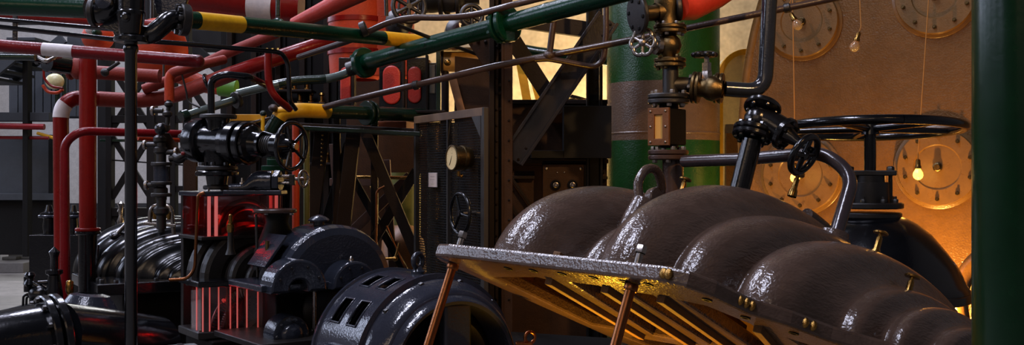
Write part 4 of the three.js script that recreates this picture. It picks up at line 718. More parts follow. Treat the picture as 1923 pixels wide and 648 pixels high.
{ // brown rail along the green main
  const pts = bend([P(560, 108, 6.6), P(660, 75, 6.4), P(748, 32, 6.3), P(870, 34, 6.2), P(960, 10, 6.0), P(1120, -28, 5.9)], [0.05, 0.2, 0.2, 0.05], 10), t = pipeRun('service_rail', 'brown pipe rail bending over the yellow-banded green pipe', pts, 0.019, mRustPipe, [], { seg: 12 });
  part('clamp', disc(P(683, 54, 6.35), V(1, 0.4, 0), 0.045, 0.04), mIron, t); part('branch', sweep([P(744, 46, 6.32), P(800, 68, 6.5), P(905, 105, 6.7)], 0.012, 10), mIron, t); part('drop_rod', cyl(P(724, -20, 6.4), P(726, 30, 6.4), 0.012), mIron, t);
}
{ // green pipe with yellow elbow
  const pts = bend([P(498, 262, 6.75), P(530, 210, 6.75), P(560, 207, 6.75), P(810, 217, 7.65)], [0.12, 0.08], 10), t = pipeRun('elbow_pipe', 'dark green pipe with bright yellow elbow beside the black valve', pts, 0.046, mDarkGreen, [[0.11, 0.36, mYellow, 'yellow elbow', 0.0472]]);
  for (const px of [688, 697]) part('flange', disc(P(px, 212.5, px === 688 ? 7.19 : 7.23), dirOf(pts[pts.length - 2], pts[pts.length - 1]), 0.085, 0.022), mDarkGreen, t); part('clip', disc(P(718, 213.5, 7.3), X3, 0.05, 0.02), mDarkGreen, t);
  part('branch', cyl(P(522, 208, 6.72), P(548, 206, 6.72), 0.022), mYellow, t); part('branch_nut', ball(P(513, 203, 6.7), 0.03, 0.025, 0.03), mRustPipe, t);
  const s = thing('yellow_post', 'thin yellow upright left of the yellow elbow', 'post', P(493, 255, 6.65)); part('post', cyl(P(493, 256, 6.65), P(494, 216, 6.65), 0.012), mYellow, s); part('cap', ball(P(494, 213, 6.65), 0.02), mDarkGreen, s);
}
{
  const t = pipeRun('steel_pipe', 'pale green steel pipe running behind the upper pink pipe ends', bend([P(446, 176, 7.1), P(520, 158, 7.1), P(560, 151, 7.15), P(625, 148, 7.2), P(668, 130, 7.3)], 0.1), 0.03, mPaleSteel, [[0.34, 0.72, mDarkGreen, 'dark green length', 0.0305]]); part('union', disc(P(662, 128, 7.25), V(0.9, 0.3, 0), 0.05, 0.08), mIron, t);
  const q = pipeRun('flanged_pipe', 'pale steel pipe with round end flange above the black valve', [P(342, 219, 6.6), P(446, 186, 6.9)], 0.026, mPaleSteel); part('end_flange', disc(P(346, 218, 6.6), dirOf(P(342, 219, 6.6), P(446, 186, 6.9)), 0.04, 0.05), mDarkGreen, q); part('end_flange', disc(P(444, 188, 6.88), dirOf(P(342, 219, 6.6), P(446, 186, 6.9)), 0.055, 0.03), mIron, q);
  solo('thin_tube', cyl(P(435, 240, 6.5), P(506, 222, 6.7), 0.009), mSteel, 'thin bright steel tube slanting over the black valve', 'tube');
  solo('yellow_beam', box(P(450, 221, 8.5), 0.42, 0.05, 0.05), mYellow, 'dull yellow beam behind the black valve', 'beam');
}
pipeRun('black_tube', 'black tube bending down to the top of the black valve', bend([P(397, 216, 5.95), P(396, 150, 5.95), P(420, 139, 5.95), P(468, 144, 6.0), P(500, 160, 6.3)], [0.08, 0.05, 0.03]), M(6.5, 5.95), mBlack);
pipeRun('black_tube', 'long thin black tube from the post bending down beside the yellow elbow', bend([P(262, 76, 5.4), P(330, 81, 5.5), P(470, 93, 5.7), P(528, 98, 5.8), P(541, 118, 5.85), P(544, 190, 5.9), P(556, 206, 5.95)], [0.03, 0.03, 0.06, 0.06, 0.03]), M(4.5, 5.7), mBlack);
pipeRun('red_bend', 'red insulated pipe curving down to the yellow elbow', bend([P(504, 98, 6.2), P(503, 130, 6.2), P(506, 165, 6.2), P(520, 186, 6.2), P(545, 205, 6.3)], 0.1), M(7, 6.2), mRed);
{ // pink-red big pipe from the white-banded riser across to upper right
  const pts = bend([P(118, 640, 6.7), P(114, 182, 6.7), P(300, 192, 7.0), P(430, 140, 6.8), P(530, 106, 6.7), P(640, 70, 6.9)], [0.14, 0.25, 0.2, 0.2], 12), t = pipeRun('pink_pipe', 'thick faded red pipe from white-banded riser across to upper centre', pts, M(14, 6.8), mRed, [[0.412, 0.438, mWhiteBand, 'white band', M(14.6, 6.8)], [0.5, 0.78, mPinkRed, 'faded pink length', M(14.4, 6.8)]]); part('clamp', ringGeo(P(390, 155, 6.85), V(0.9, 0.35, 0), M(14.5, 6.8), 0.012, 28, 8), mBlack, t);
}
pipeRun('pink_pipe', 'thinner faded pink pipe above the thick faded red one', bend([P(270, 168, 6.9), P(320, 150, 6.9), P(430, 98, 6.8), P(480, 78, 6.7), P(600, 28, 6.4), P(720, -25, 6.2)], 0.15), M(10, 6.7), mPinkRed);
pipeRun('red_pipe', 'orange-red pipe rising from centre to the top edge', [P(552, 44, 6.5), P(600, 22, 6.4), P(700, -30, 6.2)], t => 0.035 + 0.025 * t, mat('#b8382a', 0.42, { bump: 0.003 }));
pipeRun('orange_hook', 'short orange insulated pipe hooking down over small valves', bend([P(318, 190, 6.3), P(318, 138, 6.3), P(345, 130, 6.3), P(420, 112, 6.6)], [0.08, 0.05]), M(9, 6.3), mOrange, [[0.28, 1, mPinkRed, 'faded pink length', M(9.3, 6.3)]]);
{
  const pts = bend([P(-60, 79, 5.5), P(0, 86, 5.5), P(372, 115, 5.6)], 0.05), t = pipeRun('banded_pipe', 'crimson horizontal pipe with white band, upper left', pts, M(12, 5.5), mCrimson, [[0.325, 0.455, mWhiteBand, 'white band', M(12.5, 5.5)]]); part('end_cap', ball(P(372, 115, 5.6), M(12, 5.6), M(12, 5.6), M(12, 5.6)), mCrimson, t);
}
{
  const x = P(165, 0, 6.4).x, y = py => EYE - (py - 324) / FOCAL * 6.4, t = thing('red_riser', 'thick bright red vertical pipe with bottom flange', 'pipe', V(x, y(436), -6.4)); part('pipe', cyl(V(x, y(434), -6.4), V(x, y(104), -6.4), M(15.5, 6.4), M(15.5, 6.4), 32), mRed, t); part('flange', disc(V(x, y(431), -6.4), Y3, M(23, 6.4), 0.02), mRed, t); part('lower_flange', disc(V(x, y(437), -6.4), Y3, M(23, 6.4), 0.02), mBlack, t); part('top_cap', ball(V(x, y(104), -6.4), M(15.5, 6.4), M(6, 6.4), M(15.5, 6.4)), mRed, t); part('socket', cyl(V(x, 0.8, -6.4), V(x, y(438), -6.4), M(17, 6.4)), mBlack, t);
}
{
  const t = pipeRun('red_branch', 'pinkish red horizontal pipe behind the black post', [P(132, 133, 6.6), P(290, 143, 6.8), P(300, 143, 6.8)], M(13, 6.6), mPinkRed); part('flange', disc(P(132, 131, 6.6), X3, M(19, 6.6), 0.025), mPinkRed, t); part('rim', ball(P(146, 128, 6.55), 0.05, 0.07, 0.05), mPinkRed, t); part('cock', [cyl(P(197, 135, 6.5), P(224, 117, 6.5), 0.011), ball(P(197, 136, 6.5), 0.026)], mIron, t);
}
pipeRun('red_loop', 'thin red pipe bending from upright to horizontal, lower left', bend([P(121, 600, 6.1), P(121, 268, 6.1), P(150, 246, 6.1), P(345, 252, 6.5)], [0.2, 0.1], 10), M(8, 6.1), mCrimson);
pipeRun('red_loop', 'short light red pipe just below the thin red bend', [P(258, 258, 6.6), P(360, 263, 6.9)], M(6, 6.6), mOrange);
pipeRun('red_header', 'red pipe high behind the black railing, upper left', [P(-60, 22, 7.6), P(150, 37, 7.6), P(290, 48, 7.6)], M(10, 7.6), mRed);
{
  const d = 7.9, t = thing('red_duct', 'big red duct with white band along the top edge', 'duct', P(340, -5, d)), a = P(300, -18, d), b = P(470, 2, d), c = P(516, 8, d), e = P(566, 12, d); part('duct', sweep([a, b], M(34, d), 32), mRed, t); part('painted_band', sweep([b, c], M(34.6, d), 32), mWhiteBand, t, 'white band'); part('duct', sweep([c, e], M(34, d), 32), mRed, t); part('hanger', bar(P(522, 60, d - 0.4), P(522, -60, d - 0.4), 0.03, 0.03, X3), mIron, t);
}
{
  const d = 8.2, t = thing('orange_vessel', 'big orange insulated round vessel behind the black post', 'vessel', P(306, 160, d)); part('body', ball(P(296, 96, d), M(56, d), M(62, d), M(50, d), 36), mOrange, t); part('neck', sweep([P(310, 130, d), P(380, 158, d), P(424, 164, d)], M(16, d), 24), mOrange, t); part('end_ring', disc(P(428, 165, d), V(1, -0.1, 0), M(17, d), 0.14), mat('#4f8a1e', 0.5, {}), t, 'bright green end ring'); part('hanger', cyl(P(308, 96, d - 0.4), P(307, 160, d - 0.4), 0.008), mIron, t); for (const px of [285, 320]) part('hanger', cyl(P(px, 60, d), V(P(px, 0, d).x, 10, -d), 0.012), mIron, t);
  const s = thing('painted_float', 'orange white and green round vessel end behind the railing', 'vessel', P(182, 90, 8.4)); part('body', ball(P(184, 70, 8.4), M(30, 8.4), M(26, 8.4), M(26, 8.4), 28), mOrange, s); part('white_patch', ball(P(174, 56, 8.3), M(13, 8.4), M(9, 8.4), M(16, 8.4), 16), mWhiteBand, s); part('green_patch', ball(P(182, 62, 8.28), M(8, 8.4), M(8, 8.4), M(16, 8.4), 16), mGreen, s); part('stay', cyl(P(184, 70, 8.4), V(P(184, 0, 8.4).x, 10, -8.4), 0.02), mIron, s);
}
// black post with cast elbows at the top left
{
  const d = 5.0, c = P(246, 0, d), y = py => EYE - (py - 324) / FOCAL * d, A = (px, py, z = 0) => P(px, py, d).add(V(0, 0, z)), L = n => M(n, d), o = h => V(c.x, h, c.z), t = thing('black_post', 'tall glossy black post with flared head at the left', 'post', V(c.x, 0, c.z));
  part('shaft', lathe(o(0), Y3, [[0.02, L(12)], [y(100), L(11)], [y(96), L(13.5)], [y(88), L(13.5)], [y(84), L(11.5)], [y(80), L(13)]], 32), mBlack, t);
  part('head_flange', disc(o(y(74)), Y3, L(31), 0.03, 40), mBlack, t); part('head', lathe(o(y(72)), Y3, [[0, L(17)], [L(10), L(21)], [L(40), L(25)], [L(42), L(26)], [L(50), L(26)], [L(52), L(24)], [L(150), L(25)]], 36), mBlack, t); part('foot', disc(o(0.02), Y3, 0.12, 0.04), mBlack, t);
  const e = thing('cast_elbow', 'black cast S-bend joining the post to the green pipe', 'pipe fitting', A(300, 70)); part('elbow', sweep(curve([A(256, 62, -0.06), A(276, 61, -0.06), A(292, 48, -0.07), A(308, 32, -0.09), A(330, 28, -0.14)], 28), L(18), 28), mBlack, e); part('flange', disc(A(329, 30, -0.13), V(0.82, -0.05, -0.57), L(31), 0.045, 36), mIron, e); bolts(e, A(322, 30, -0.11), V(-0.82, 0.05, 0.57), L(24), 8, 0.014, 0.018, mIron); part('plug', lathe(A(253, 40, 0.12), V(0.2, 0, 1), [[0, L(9)], [0.02, L(9)], [0.022, L(7)], [0.03, L(5)], [0.03, 0]], 20), mBlack, e);
  const f = thing('cast_elbow', 'black cast bend with grey web joining post and left green pipe', 'pipe fitting', A(190, 40)); part('elbow', sweep(curve([A(164, 18, -0.08), A(184, 20, -0.07), A(200, 6, -0.06), A(214, -22, -0.05)], 24), L(20), 28), mBlack, f); part('end_boss', lathe(A(196, 2, -0.02), V(-0.05, 0.1, 1), [[0, L(17)], [0.03, L(16)], [0.032, L(14)], [0.04, 0]], 24), mSlate, f); part('flange', disc(A(164, 18, -0.08), X3, L(28), 0.03), mIron, f);
  const web = plate(shapeOf([[172, 46], [214, 18], [230, 22], [236, 70], [215, 66], [200, 52]].map(([a, b]) => [A(a, b).x, A(a, b).y]).reverse()), 0.03, V(0, 0, -d - 0.12), X3, Y3, 0.005); part('web', web, mSlate, f, 'speckled grey web'); const web2 = plate(shapeOf([[268, -30], [340, -30], [330, 4], [296, 22], [278, 16]].map(([a, b]) => [A(a, b).x, A(a, b).y]).reverse()), 0.03, V(0, 0, -d - 0.16), X3, Y3, 0.005); part('web', web2, mSlate, f, 'speckled grey web');
  pipeRun('green_pipe', 'big dark green pipe entering at the top left edge', [P(-60, 8, 5.08), P(163, 16, 5.08)], L(19), mGreen);
}
// black railing upper left
{
  const t = thing('railing', 'black two-bar railing with flat post, upper left', 'railing', P(30, 75, 5.8)); for (const [y0, y1, r] of [[36, 57, 4], [49, 76, 4.5]]) part('rail', cyl(P(-60, y0 - 5, 5.8), P(232, y1, 5.6), M(r, 5.8)), mBlack, t); part('post', bar(P(29, 20, 5.75), P(28, 78, 5.75), M(9, 5.8), 0.012, X3), mSlate, t);
  const g = pipeRun('dark_green_pipe', 'thin glossy dark green pipe ending in a black fitting, left', [P(-60, 106, 6.2), P(66, 108, 6.2)], M(6, 6.2), mDarkGreen); const f = thing('union_fitting', 'black union fitting joined to the pinkish red pipe', 'pipe fitting', P(100, 140, 6.4)); part('body', [cyl(P(62, 109, 6.25), P(90, 112, 6.35), M(8, 6.3)), cyl(P(88, 118, 6.4), P(131, 124, 6.55), M(17, 6.4))], mBlack, f); for (const px of [70, 84]) part('nut', disc(P(px, 110, 6.3), X3, M(11, 6.3), 0.03, 6), mBlack, f); part('bow', sweep(curve([P(72, 108, 6.2), P(88, 114, 6.15), P(104, 108, 6.2), P(114, 106, 6.3)], 16), 0.012, 10), mSteel, f);
  const r = thing('red_hoop', 'thin red curved hoop hanging below the black fitting', 'hoop', P(98, 172, 6.6)); part('tube', sweep(curve([P(82, 130, 6.6), P(84, 148, 6.6), P(98, 162, 6.6), P(118, 166, 6.6)], 20), 0.008, 8), mRed, r); part('tube', sweep(curve([P(80, 160, 6.65), P(90, 172, 6.65), P(108, 174, 6.65), P(118, 168, 6.65)], 20), 0.01, 8), mOrange, r); part('ball', ball(P(103, 153, 6.9), M(17, 6.9), M(15, 6.9), M(15, 6.9)), mat('#d8d09a', 0.4, {}), r, 'pale yellow globe');
}
// small valve column left of the black valve
{
  const d = 6.2, A = (px, py, z = 0) => P(px, py, d).add(V(0, 0, z)), L = n => M(n, d), t = thing('valve_column', 'tall column of small dark bronze valves beside the black post', 'valve', A(303, 420));
  part('upper_spindle', cyl(A(314, 240), A(317, 188), L(4)), mIron, t); for (const [px, py, r] of [[317, 196, 8], [314, 214, 9], [306, 240, 13], [300, 262, 12], [302, 282, 13], [303, 330, 13], [302, 358, 13], [303, 372, 10], [303, 396, 14]]) part('valve_body', lathe(A(px, py), Y3, [[-L(r * 0.7), L(r * 0.55)], [-L(r * 0.3), L(r)], [L(r * 0.3), L(r)], [L(r * 0.7), L(r * 0.55)]], 18), mIron, t);
  part('riser', cyl(A(303, 430), A(303, 268), L(9)), mIron, t); for (const py of [308, 344, 366]) part('flange', disc(A(303, py), Y3, L(19), 0.022), mIron, t); part('barrel', cyl(A(304, 342), A(304, 312), L(15)), mSlate, t);
  for (const [px, py] of [[287, 208], [272, 272], [330, 286], [275, 348]]) { const s = part('side_branch', cyl(A(px, py), A(306, py), L(5)), mIron, t); part('knob', disc(A(px, py), X3, L(9), 0.02), mSteel, s); }
  part('globe', ball(A(308, 243, 0.06), L(11)), mBlack, t); part('gusset', plate(shapeOf([[298, 250], [312, 250], [338, 292], [298, 278]].map(([a, b]) => [A(a, b).x, A(a, b).y]).reverse()), 0.02, V(0, 0, -d - 0.06), X3, Y3, 0.003), mSheet, t);
  part('side_valve', [ball(A(336, 298), L(12), L(10), L(10)), cyl(A(318, 298), A(356, 294), L(6))], mIron, t); part('hose', sweep(curve([A(330, 130, -0.1), A(340, 170, -0.1), A(344, 188, -0.1), A(366, 200, -0.1)], 16), 0.006, 8), mIron, t);
}
{
  const d = 6.95, x = px => P(px, 0, d).x, Y = py => EYE - (py - 324) / FOCAL * d, t = thing('green_drop_pipe', 'dark green upright pipe with square flange behind the stop valve wheel', 'pipe', V(x(514), 0, -d));
  part('pipe', cyl(V(x(514), 0, -d), V(x(514), Y(258), -d), M(13, d)), mDarkGreen, t); part('flange', box(V(x(518), Y(316), -d), M(44, d), M(10, d), 0.16), mGreen, t); part('flange', box(V(x(520), Y(305), -d), M(30, d), M(12, d), 0.12), mGreen, t);
  solo('orange_drop_pipe', cyl(V(x(541), 0, -d - 0.25), V(x(541), Y(228), -d - 0.25), M(7, d)), mOrange, 'orange upright pipe right of the green one behind the valve wheel', 'pipe');
  solo('olive_drop_pipe', cyl(V(x(559), 0, -d - 0.3), V(x(559), Y(236), -d - 0.3), M(6, d)), mat('#4a4a10', 0.5, {}), 'olive upright pipe rightmost behind the valve wheel', 'pipe');
  pipeRun('floor_pipe', 'brown pipe rising right of the gate valve dome', bend([V(2.86, 0, -6.55), P(1800, 560, 6.5), P(1815, 505, 6.5), P(1870, 455, 6.4), P(1960, 440, 6.4)], [0.05, 0.08, 0.1]), 0.05, mat('#6a4a28', 0.35, { bump: 0.003, gloss: 1 }));
}

// ================================================================= machines in the middle and left (their common axis XA runs toward the viewer's right)
const XA = V(0.6, 0, 0.8), BA = V(0.8, 0, -0.6);
const at3 = (o, x, b, u) => add(add(add(o, XA, x), BA, b), Y3, u);
const mGear = mat('#242831', 0.26, { bump: 0.003, gloss: 1 });
const mGenerator = mat('#2b2d36', 0.2, { bump: 0.0022, gloss: 1 });
// generator
{
  const C = P(828, 694, 4.95), t = thing('generator', 'slate-grey round generator with slotted shell and open end', 'generator', V(C.x, 0, C.z)), R = 0.43;
  // slotted shell: a curved grid with cells left out where the vents are
  const na = 120, hs = []; for (let k = 0; k <= 24; k++) hs.push(-0.47 + 0.42 * k / 24);
  const slot = (deg, i) => ([[105, 120], [132, 150]].some(([a, b]) => deg > a && deg < b) && [[5, 10], [14, 19]].some(([a, b]) => i >= a && i < b));
  const shell = (r, flipN) => { const pos = [], nor = [], uv = [], idx = []; for (let i = 0; i < hs.length; i++) for (let k = 0; k <= na; k++) { const a = 2 * Math.PI * k / na, c = Math.cos(a), s = Math.sin(a), p = at3(C, hs[i], r * c, r * s), n = BA.clone().multiplyScalar(c).addScaledVector(Y3, s).multiplyScalar(flipN ? -1 : 1); pos.push(p.x, p.y, p.z); nor.push(n.x, n.y, n.z); uv.push(a * r, hs[i]); } for (let i = 0; i + 1 < hs.length; i++) for (let k = 0; k < na; k++) { if (slot((k + 0.5) / na * 360, i)) continue; const a = i * (na + 1) + k, b = a + na + 1; flipN ? idx.push(a, b, a + 1, a + 1, b, b + 1) : idx.push(a, a + 1, b, a + 1, b + 1, b); } return geo(pos, nor, uv, idx); };
  part('shell', [shell(R, false), shell(R - 0.025, true)], mGenerator, t);
  const rimStrip = []; for (const [a0, a1] of [[105, 120], [132, 150]]) for (const [i0, i1] of [[5, 10], [14, 19]]) { const q = (deg, i, r) => { const a = deg * Math.PI / 180; return at3(C, hs[i], r * Math.cos(a), r * Math.sin(a)); }; const ring = []; for (let k = 0; k <= 6; k++) ring.push(q(a0 + (a1 - a0) * k / 6, i0, R)); for (let k = 0; k <= 6; k++) ring.push(q(a1 - (a1 - a0) * k / 6, i1, R)); ring.push(ring[0].clone()); rimStrip.push(sweep(ring, 0.006, 8, false)); }
  part('vent_lip', rimStrip, mGenerator, t);
  part('back_bell', lathe(C, XA, [[-0.6, 0.12], [-0.58, 0.25], [-0.53, 0.37], [-0.47, R + 0.012], [-0.455, R + 0.012], [-0.45, R]], 64, 0, 6.2832, 60), mGenerator, t);
  part('front_rim', lathe(C, XA, [[-0.06, R], [-0.055, R + 0.014], [-0.03, R + 0.014], [-0.026, R - 0.012], [-0.01, R - 0.012]], 72), mGenerator, t);
  part('end_bell', lathe(C, XA, [[-0.012, R - 0.01], [0.02, R - 0.018], [0.06, R - 0.045], [0.09, R - 0.06], [0.094, R - 0.075], [0.12, R - 0.085], [0.135, R - 0.1], [0.13, R - 0.115], [0.05, R - 0.12], [-0.1, R - 0.13]], 72, 0, 6.2832, 50), mGenerator, t);
  part('winding_ring', lathe(C, XA, [[-0.3, 0.31], [0.0, 0.29], [0.03, 0.25], [0.0, 0.2], [-0.2, 0.18]], 48, 0, 6.2832, 60), mBlackDull, t);
  part('bearing_arm', boxAx(at3(C, 0.09, 0.02, 0.02), 0.15, 0.6, 0.06, BA, Y3, 0.02), mGear, t); part('bearing_hub', lathe(C, XA, [[0.03, 0], [0.03, 0.13], [0.16, 0.125], [0.18, 0.1], [0.18, 0]], 32), mGear, t);
  for (let k = 0; k < 12; k++) { const a = 0.26 + Math.PI * 2 * k / 12; part('bolt', hexBolt(at3(C, -0.012, (R - 0.02) * Math.cos(a), (R - 0.02) * Math.sin(a)), XA, 0.016, 0.022), mIron, t); }
  part('terminal_box', boxAx(at3(C, -0.2, -0.47, 0.03), 0.16, 0.12, 0.26, BA, Y3, 0.012), mGear, t); part('box_neck', boxAx(at3(C, -0.2, -0.41, 0.06), 0.1, 0.14, 0.2, BA, Y3, 0.02), mGear, t);
  part('feet', boxAx(V(C.x - 0.15, (C.y - R) / 2 + 0.05, C.z - 0.2), 0.5, C.y - R + 0.15, 0.4, BA, Y3, 0.01), mIron, t);
  const e = at3(C, -0.2, 0.0, R); part('lifting_eye', [ringGeo(add(e, Y3, 0.062), V(0.8, 0, 0.6), 0.032, 0.014, 28, 12), lathe(e, Y3, [[-0.01, 0.034], [0.012, 0.034], [0.02, 0.024], [0.036, 0.02]], 18)], mGear, t);
}
// gear casing
{
  const G = P(628, 530, 5.6), t = thing('gear_casing', 'dark slate half-round gear casing with two bearing arches', 'gear casing', at3(G, -0.15, 0, -1.05)), arch = [];
  for (let k = 0; k <= 24; k++) { const a = Math.PI * k / 24; arch.push([0.02 + 0.275 * Math.cos(a), 0.0 + 0.25 * Math.sin(a)]); }
  part('hood', plate(shapeOf([...arch, [-0.255, 0], [0.295, 0]]), 0.34, add(G, XA, -0.32), BA, Y3, 0.05, 16), mGear, t);
  part('split_flange', boxAx(at3(G, -0.12, -0.02, 0.0), 0.86, 0.035, 0.42, BA, Y3, 0.008), mGear, t);
  for (const [b, r, ro] of [[0.045, 0.062, 0.115], [-0.27, 0.09, 0.14]]) {
    const half = []; for (let k = 0; k <= 20; k++) half.push([ro * Math.cos(Math.PI * k / 20), ro * Math.sin(Math.PI * k / 20)]); for (let k = 20; k >= 0; k--) half.push([r * 0.7 * Math.cos(Math.PI * k / 20), r * 0.7 * Math.sin(Math.PI * k / 20)]);
    part('bearing_arch', plate(shapeOf(half), 0.15, at3(G, 0.0, b, -0.01), BA, Y3, 0.012, 16), mGear, t);
    part('bore', lathe(at3(G, 0.08, b, 0.0), XA, [[0, r], [0.06, r], [0.06, r * 0.72], [0, r * 0.72]], 24, 0, Math.PI, 40, BA), mIron, t);
    for (const a of [0.5, 1.2, 1.95, 2.65]) part('bolt', hexBolt(at3(G, 0.15, b + Math.cos(a) * ro * 0.85, Math.sin(a) * ro * 0.85 - 0.01), XA, 0.007, 0.008), mIron, t);
  }
  const cap = at3(G, -0.12, -0.03, 0.295); part('vent_cap', lathe(cap, Y3, [[0, 0.03], [0.02, 0.03], [0.022, 0.056], [0.03, 0.058], [0.045, 0.04], [0.056, 0.012], [0.058, 0]], 24), mGear, t);
  part('grease_nipple', [lathe(at3(G, 0.07, 0.06, 0.108), Y3, [[0, 0.016], [0.012, 0.014], [0.03, 0.007], [0.034, 0]], 14)], mSteel, t);
  { const ex = add(BA.clone().multiplyScalar(0.6), Y3, 0.8).normalize(), c = at3(G, -0.17, -0.3, 0.17); part('inspection_lid', boxAx(c, 0.2, 0.016, 0.22, ex, add(BA.clone().multiplyScalar(-0.8), Y3, 0.6).normalize(), 0.004), mGear, t); part('lid_knob', cyl(c, add(c, Y3, 0.05), 0.012), mBronze, t); }
  part('lower_casing', boxAx(at3(G, -0.3, 0.05, -0.5), 0.6, 0.95, 0.25, BA, Y3, 0.01), mBlackDull, t);
  part('support_stud', lathe(at3(G, 0.02, -0.125, -0.24), Y3, [[0, 0.014], [0.01, 0.014], [0.012, 0.009], [0.2, 0.009], [0.205, 0.017], [0.222, 0.017]], 14), mSteel, t);
  part('bedplate', boxAx(at3(G, -0.1, 0.0, -0.27), 1.0, 0.03, 0.6, BA, Y3, 0.005), mIron, t);
  part('shaft_disc', lathe(at3(G, -0.2, 0.04, -0.16), XA, [[0, 0], [0, 0.13], [0.03, 0.14], [0.05, 0.13], [0.07, 0.09], [0.07, 0]], 40), mIron, t);
  const e = thing('bearing_end', 'dark round bearing end with bolted cap below the red glass', 'bearing', P(548, 668, 5.35)); const c = P(548, 630, 5.35); part('drum', lathe(add(c, XA, -0.12), XA, [[0, 0.1], [0.1, 0.1], [0.115, 0.096], [0.12, 0.085], [0.122, 0.06], [0.135, 0.055], [0.145, 0.04], [0.147, 0]], 40), mGear, e); bolts(e, add(c, XA, 0.001), XA, 0.082, 8, 0.006, 0.007, mSteel); part('pedestal', boxAx(V(c.x, c.y - 0.2, c.z - 0.06), 0.16, 0.3, 0.14, BA, Y3, 0.01), mIron, e);
}
// turbine with acrylic windows and red lighting
const mAcrylic = new THREE.MeshPhysicalMaterial({ color: '#f3d9dc', roughness: 0.04, transmission: 1, thickness: 0, ior: 1.49, side: THREE.DoubleSide });
const mLed = mat('#d8a09a', 0.4, { map: null, glow: '#ff5a50', glowPower: 0.38 });
{
  const O = P(462, 528, 5.85), base = at3(O, 0, 0, -1.1), t = thing('display_turbine', 'small black turbine with red-lit acrylic windows', 'turbine', base);
  // upper half: ribbed casing arches
  const ringShape = (R, r0, x, th) => { const s = []; for (let k = 0; k <= 20; k++) s.push([R * Math.cos(Math.PI * k / 20), R * Math.sin(Math.PI * k / 20)]); for (let k = 20; k >= 0; k--) s.push([r0 * Math.cos(Math.PI * k / 20), r0 * Math.sin(Math.PI * k / 20)]); return plate(shapeOf(s), th, at3(O, x, 0.1, 0), BA, Y3, th * 0.35, 12); };
  for (const [R, x, th] of [[0.29, -0.34, 0.1], [0.27, -0.2, 0.09], [0.17, -0.06, 0.08], [0.11, 0.03, 0.06]]) part('casing_rib', ringShape(R, R - 0.07, x, th), mIron, t);
  part('casing_core', lathe(at3(O, -0.4, 0.1, 0), XA, [[0, 0], [0, 0.24], [0.2, 0.22], [0.36, 0.13], [0.46, 0.07], [0.46, 0]], 40), mIron, t);
  const plan = shapeOf([[-0.26, 0.3], [-0.27, -0.02], [-0.1, -0.06], [-0.06, -0.14], [0.05, -0.2], [0.2, -0.2], [0.36, -0.12], [0.36, 0.3]]);
  const slab = (u, th, m) => { const g = new THREE.ExtrudeGeometry(plan, { depth: th, bevelEnabled: true, bevelSize: 0.008, bevelThickness: 0.006, bevelSegments: 2 }); g.applyMatrix4(new THREE.Matrix4().makeBasis(BA, XA.clone().negate(), Y3).setPosition(at3(O, 0, 0, u))); return g; };
  part('split_plate', slab(-0.012, 0.02), mBlack, t); part('base_plate', slab(-0.29, 0.03), mIron, t);
  part('plinth', boxAx(at3(O, -0.1, 0.05, -0.7), 0.56, 0.8, 0.4, BA, Y3, 0.01), mBlackDull, t);
  for (const [b, x] of [[-0.25, 0.0], [-0.12, 0.03], [-0.05, 0.12], [0.04, 0.18], [0.19, 0.18], [-0.22, -0.2]]) part('tie_rod', lathe(at3(O, x, b, -0.26), Y3, [[0, 0.013], [0.012, 0.013], [0.014, 0.007], [0.235, 0.007], [0.237, 0.013], [0.25, 0.013]], 12), mBronze, t);
  // acrylic walls of the lower half and red strips along their edges
  const wall = (b0, x0, b1, x1, u0, u1, th = 0.012) => { const a = at3(O, x0, b0, 0), c = at3(O, x1, b1, 0), d = dirOf(a, c); return boxAx(add(mix(a, c, 0.5), Y3, (u0 + u1) / 2), a.distanceTo(c), u1 - u0, th, d, Y3, 0.001); };
  const lowPts = [[-0.255, -0.14], [-0.255, 0.015], [-0.11, 0.05], [-0.05, 0.13], [0.055, 0.19], [0.19, 0.19], [0.32, 0.11]];
  for (let i = 0; i + 1 < lowPts.length; i++) part('acrylic_pane', wall(lowPts[i][0], lowPts[i][1], lowPts[i + 1][0], lowPts[i + 1][1], -0.258, -0.016, 0.004), mAcrylic, t, 'clear acrylic pane');
  for (const [b, x] of [[-0.255, -0.06], [-0.25, 0.018], [-0.215, 0.024], [-0.17, 0.036], [-0.11, 0.05], [-0.085, 0.085], [-0.05, 0.13], [0.0, 0.16], [0.09, 0.192], [0.115, 0.192], [0.19, 0.19], [0.21, 0.178], [0.3, 0.122]]) part('led_strip', wall(b - 0.0035, x, b + 0.0035, x, -0.255, -0.018, 0.006), mLed, t, 'red light strip on the pane edge');
  // upper window box with lid
  const U = P(452, 366, 6.0), wallU = (b0, x0, b1, x1, th = 0.004) => { const a = at3(U, x0, b0, 0), c = at3(U, x1, b1, 0), d = dirOf(a, c); return boxAx(add(mix(a, c, 0.5), Y3, -0.115), a.distanceTo(c), 0.22, th, d, Y3, 0.001); };
  const lid = part('window_lid', boxAx(at3(U, -0.12, 0, 0.008), 0.5, 0.026, 0.36, BA, Y3, 0.006), mGear, t); for (const b of [-0.2, -0.12, 0.1, 0.2]) part('stud', hexBolt(at3(U, 0.03, b, 0.02), Y3, 0.009, 0.012, 0.01), mSteel, lid);
  for (const q of [[-0.23, 0.05, 0.23, 0.05], [-0.23, 0.05, -0.23, -0.28], [0.23, 0.05, 0.23, -0.28]]) part('acrylic_pane', wallU(...q), mAcrylic, t, 'clear acrylic pane');
  for (const [b, x] of [[-0.205, 0.056], [-0.165, 0.056], [0.19, 0.056], [0.225, -0.1]]) part('led_strip', wallU(b - 0.009, x, b + 0.009, x, 0.006), mLed, t, 'red light strip on the pane edge');
  part('window_floor', boxAx(at3(U, -0.12, 0, -0.235), 0.5, 0.02, 0.36, BA, Y3, 0.004), mIron, t);
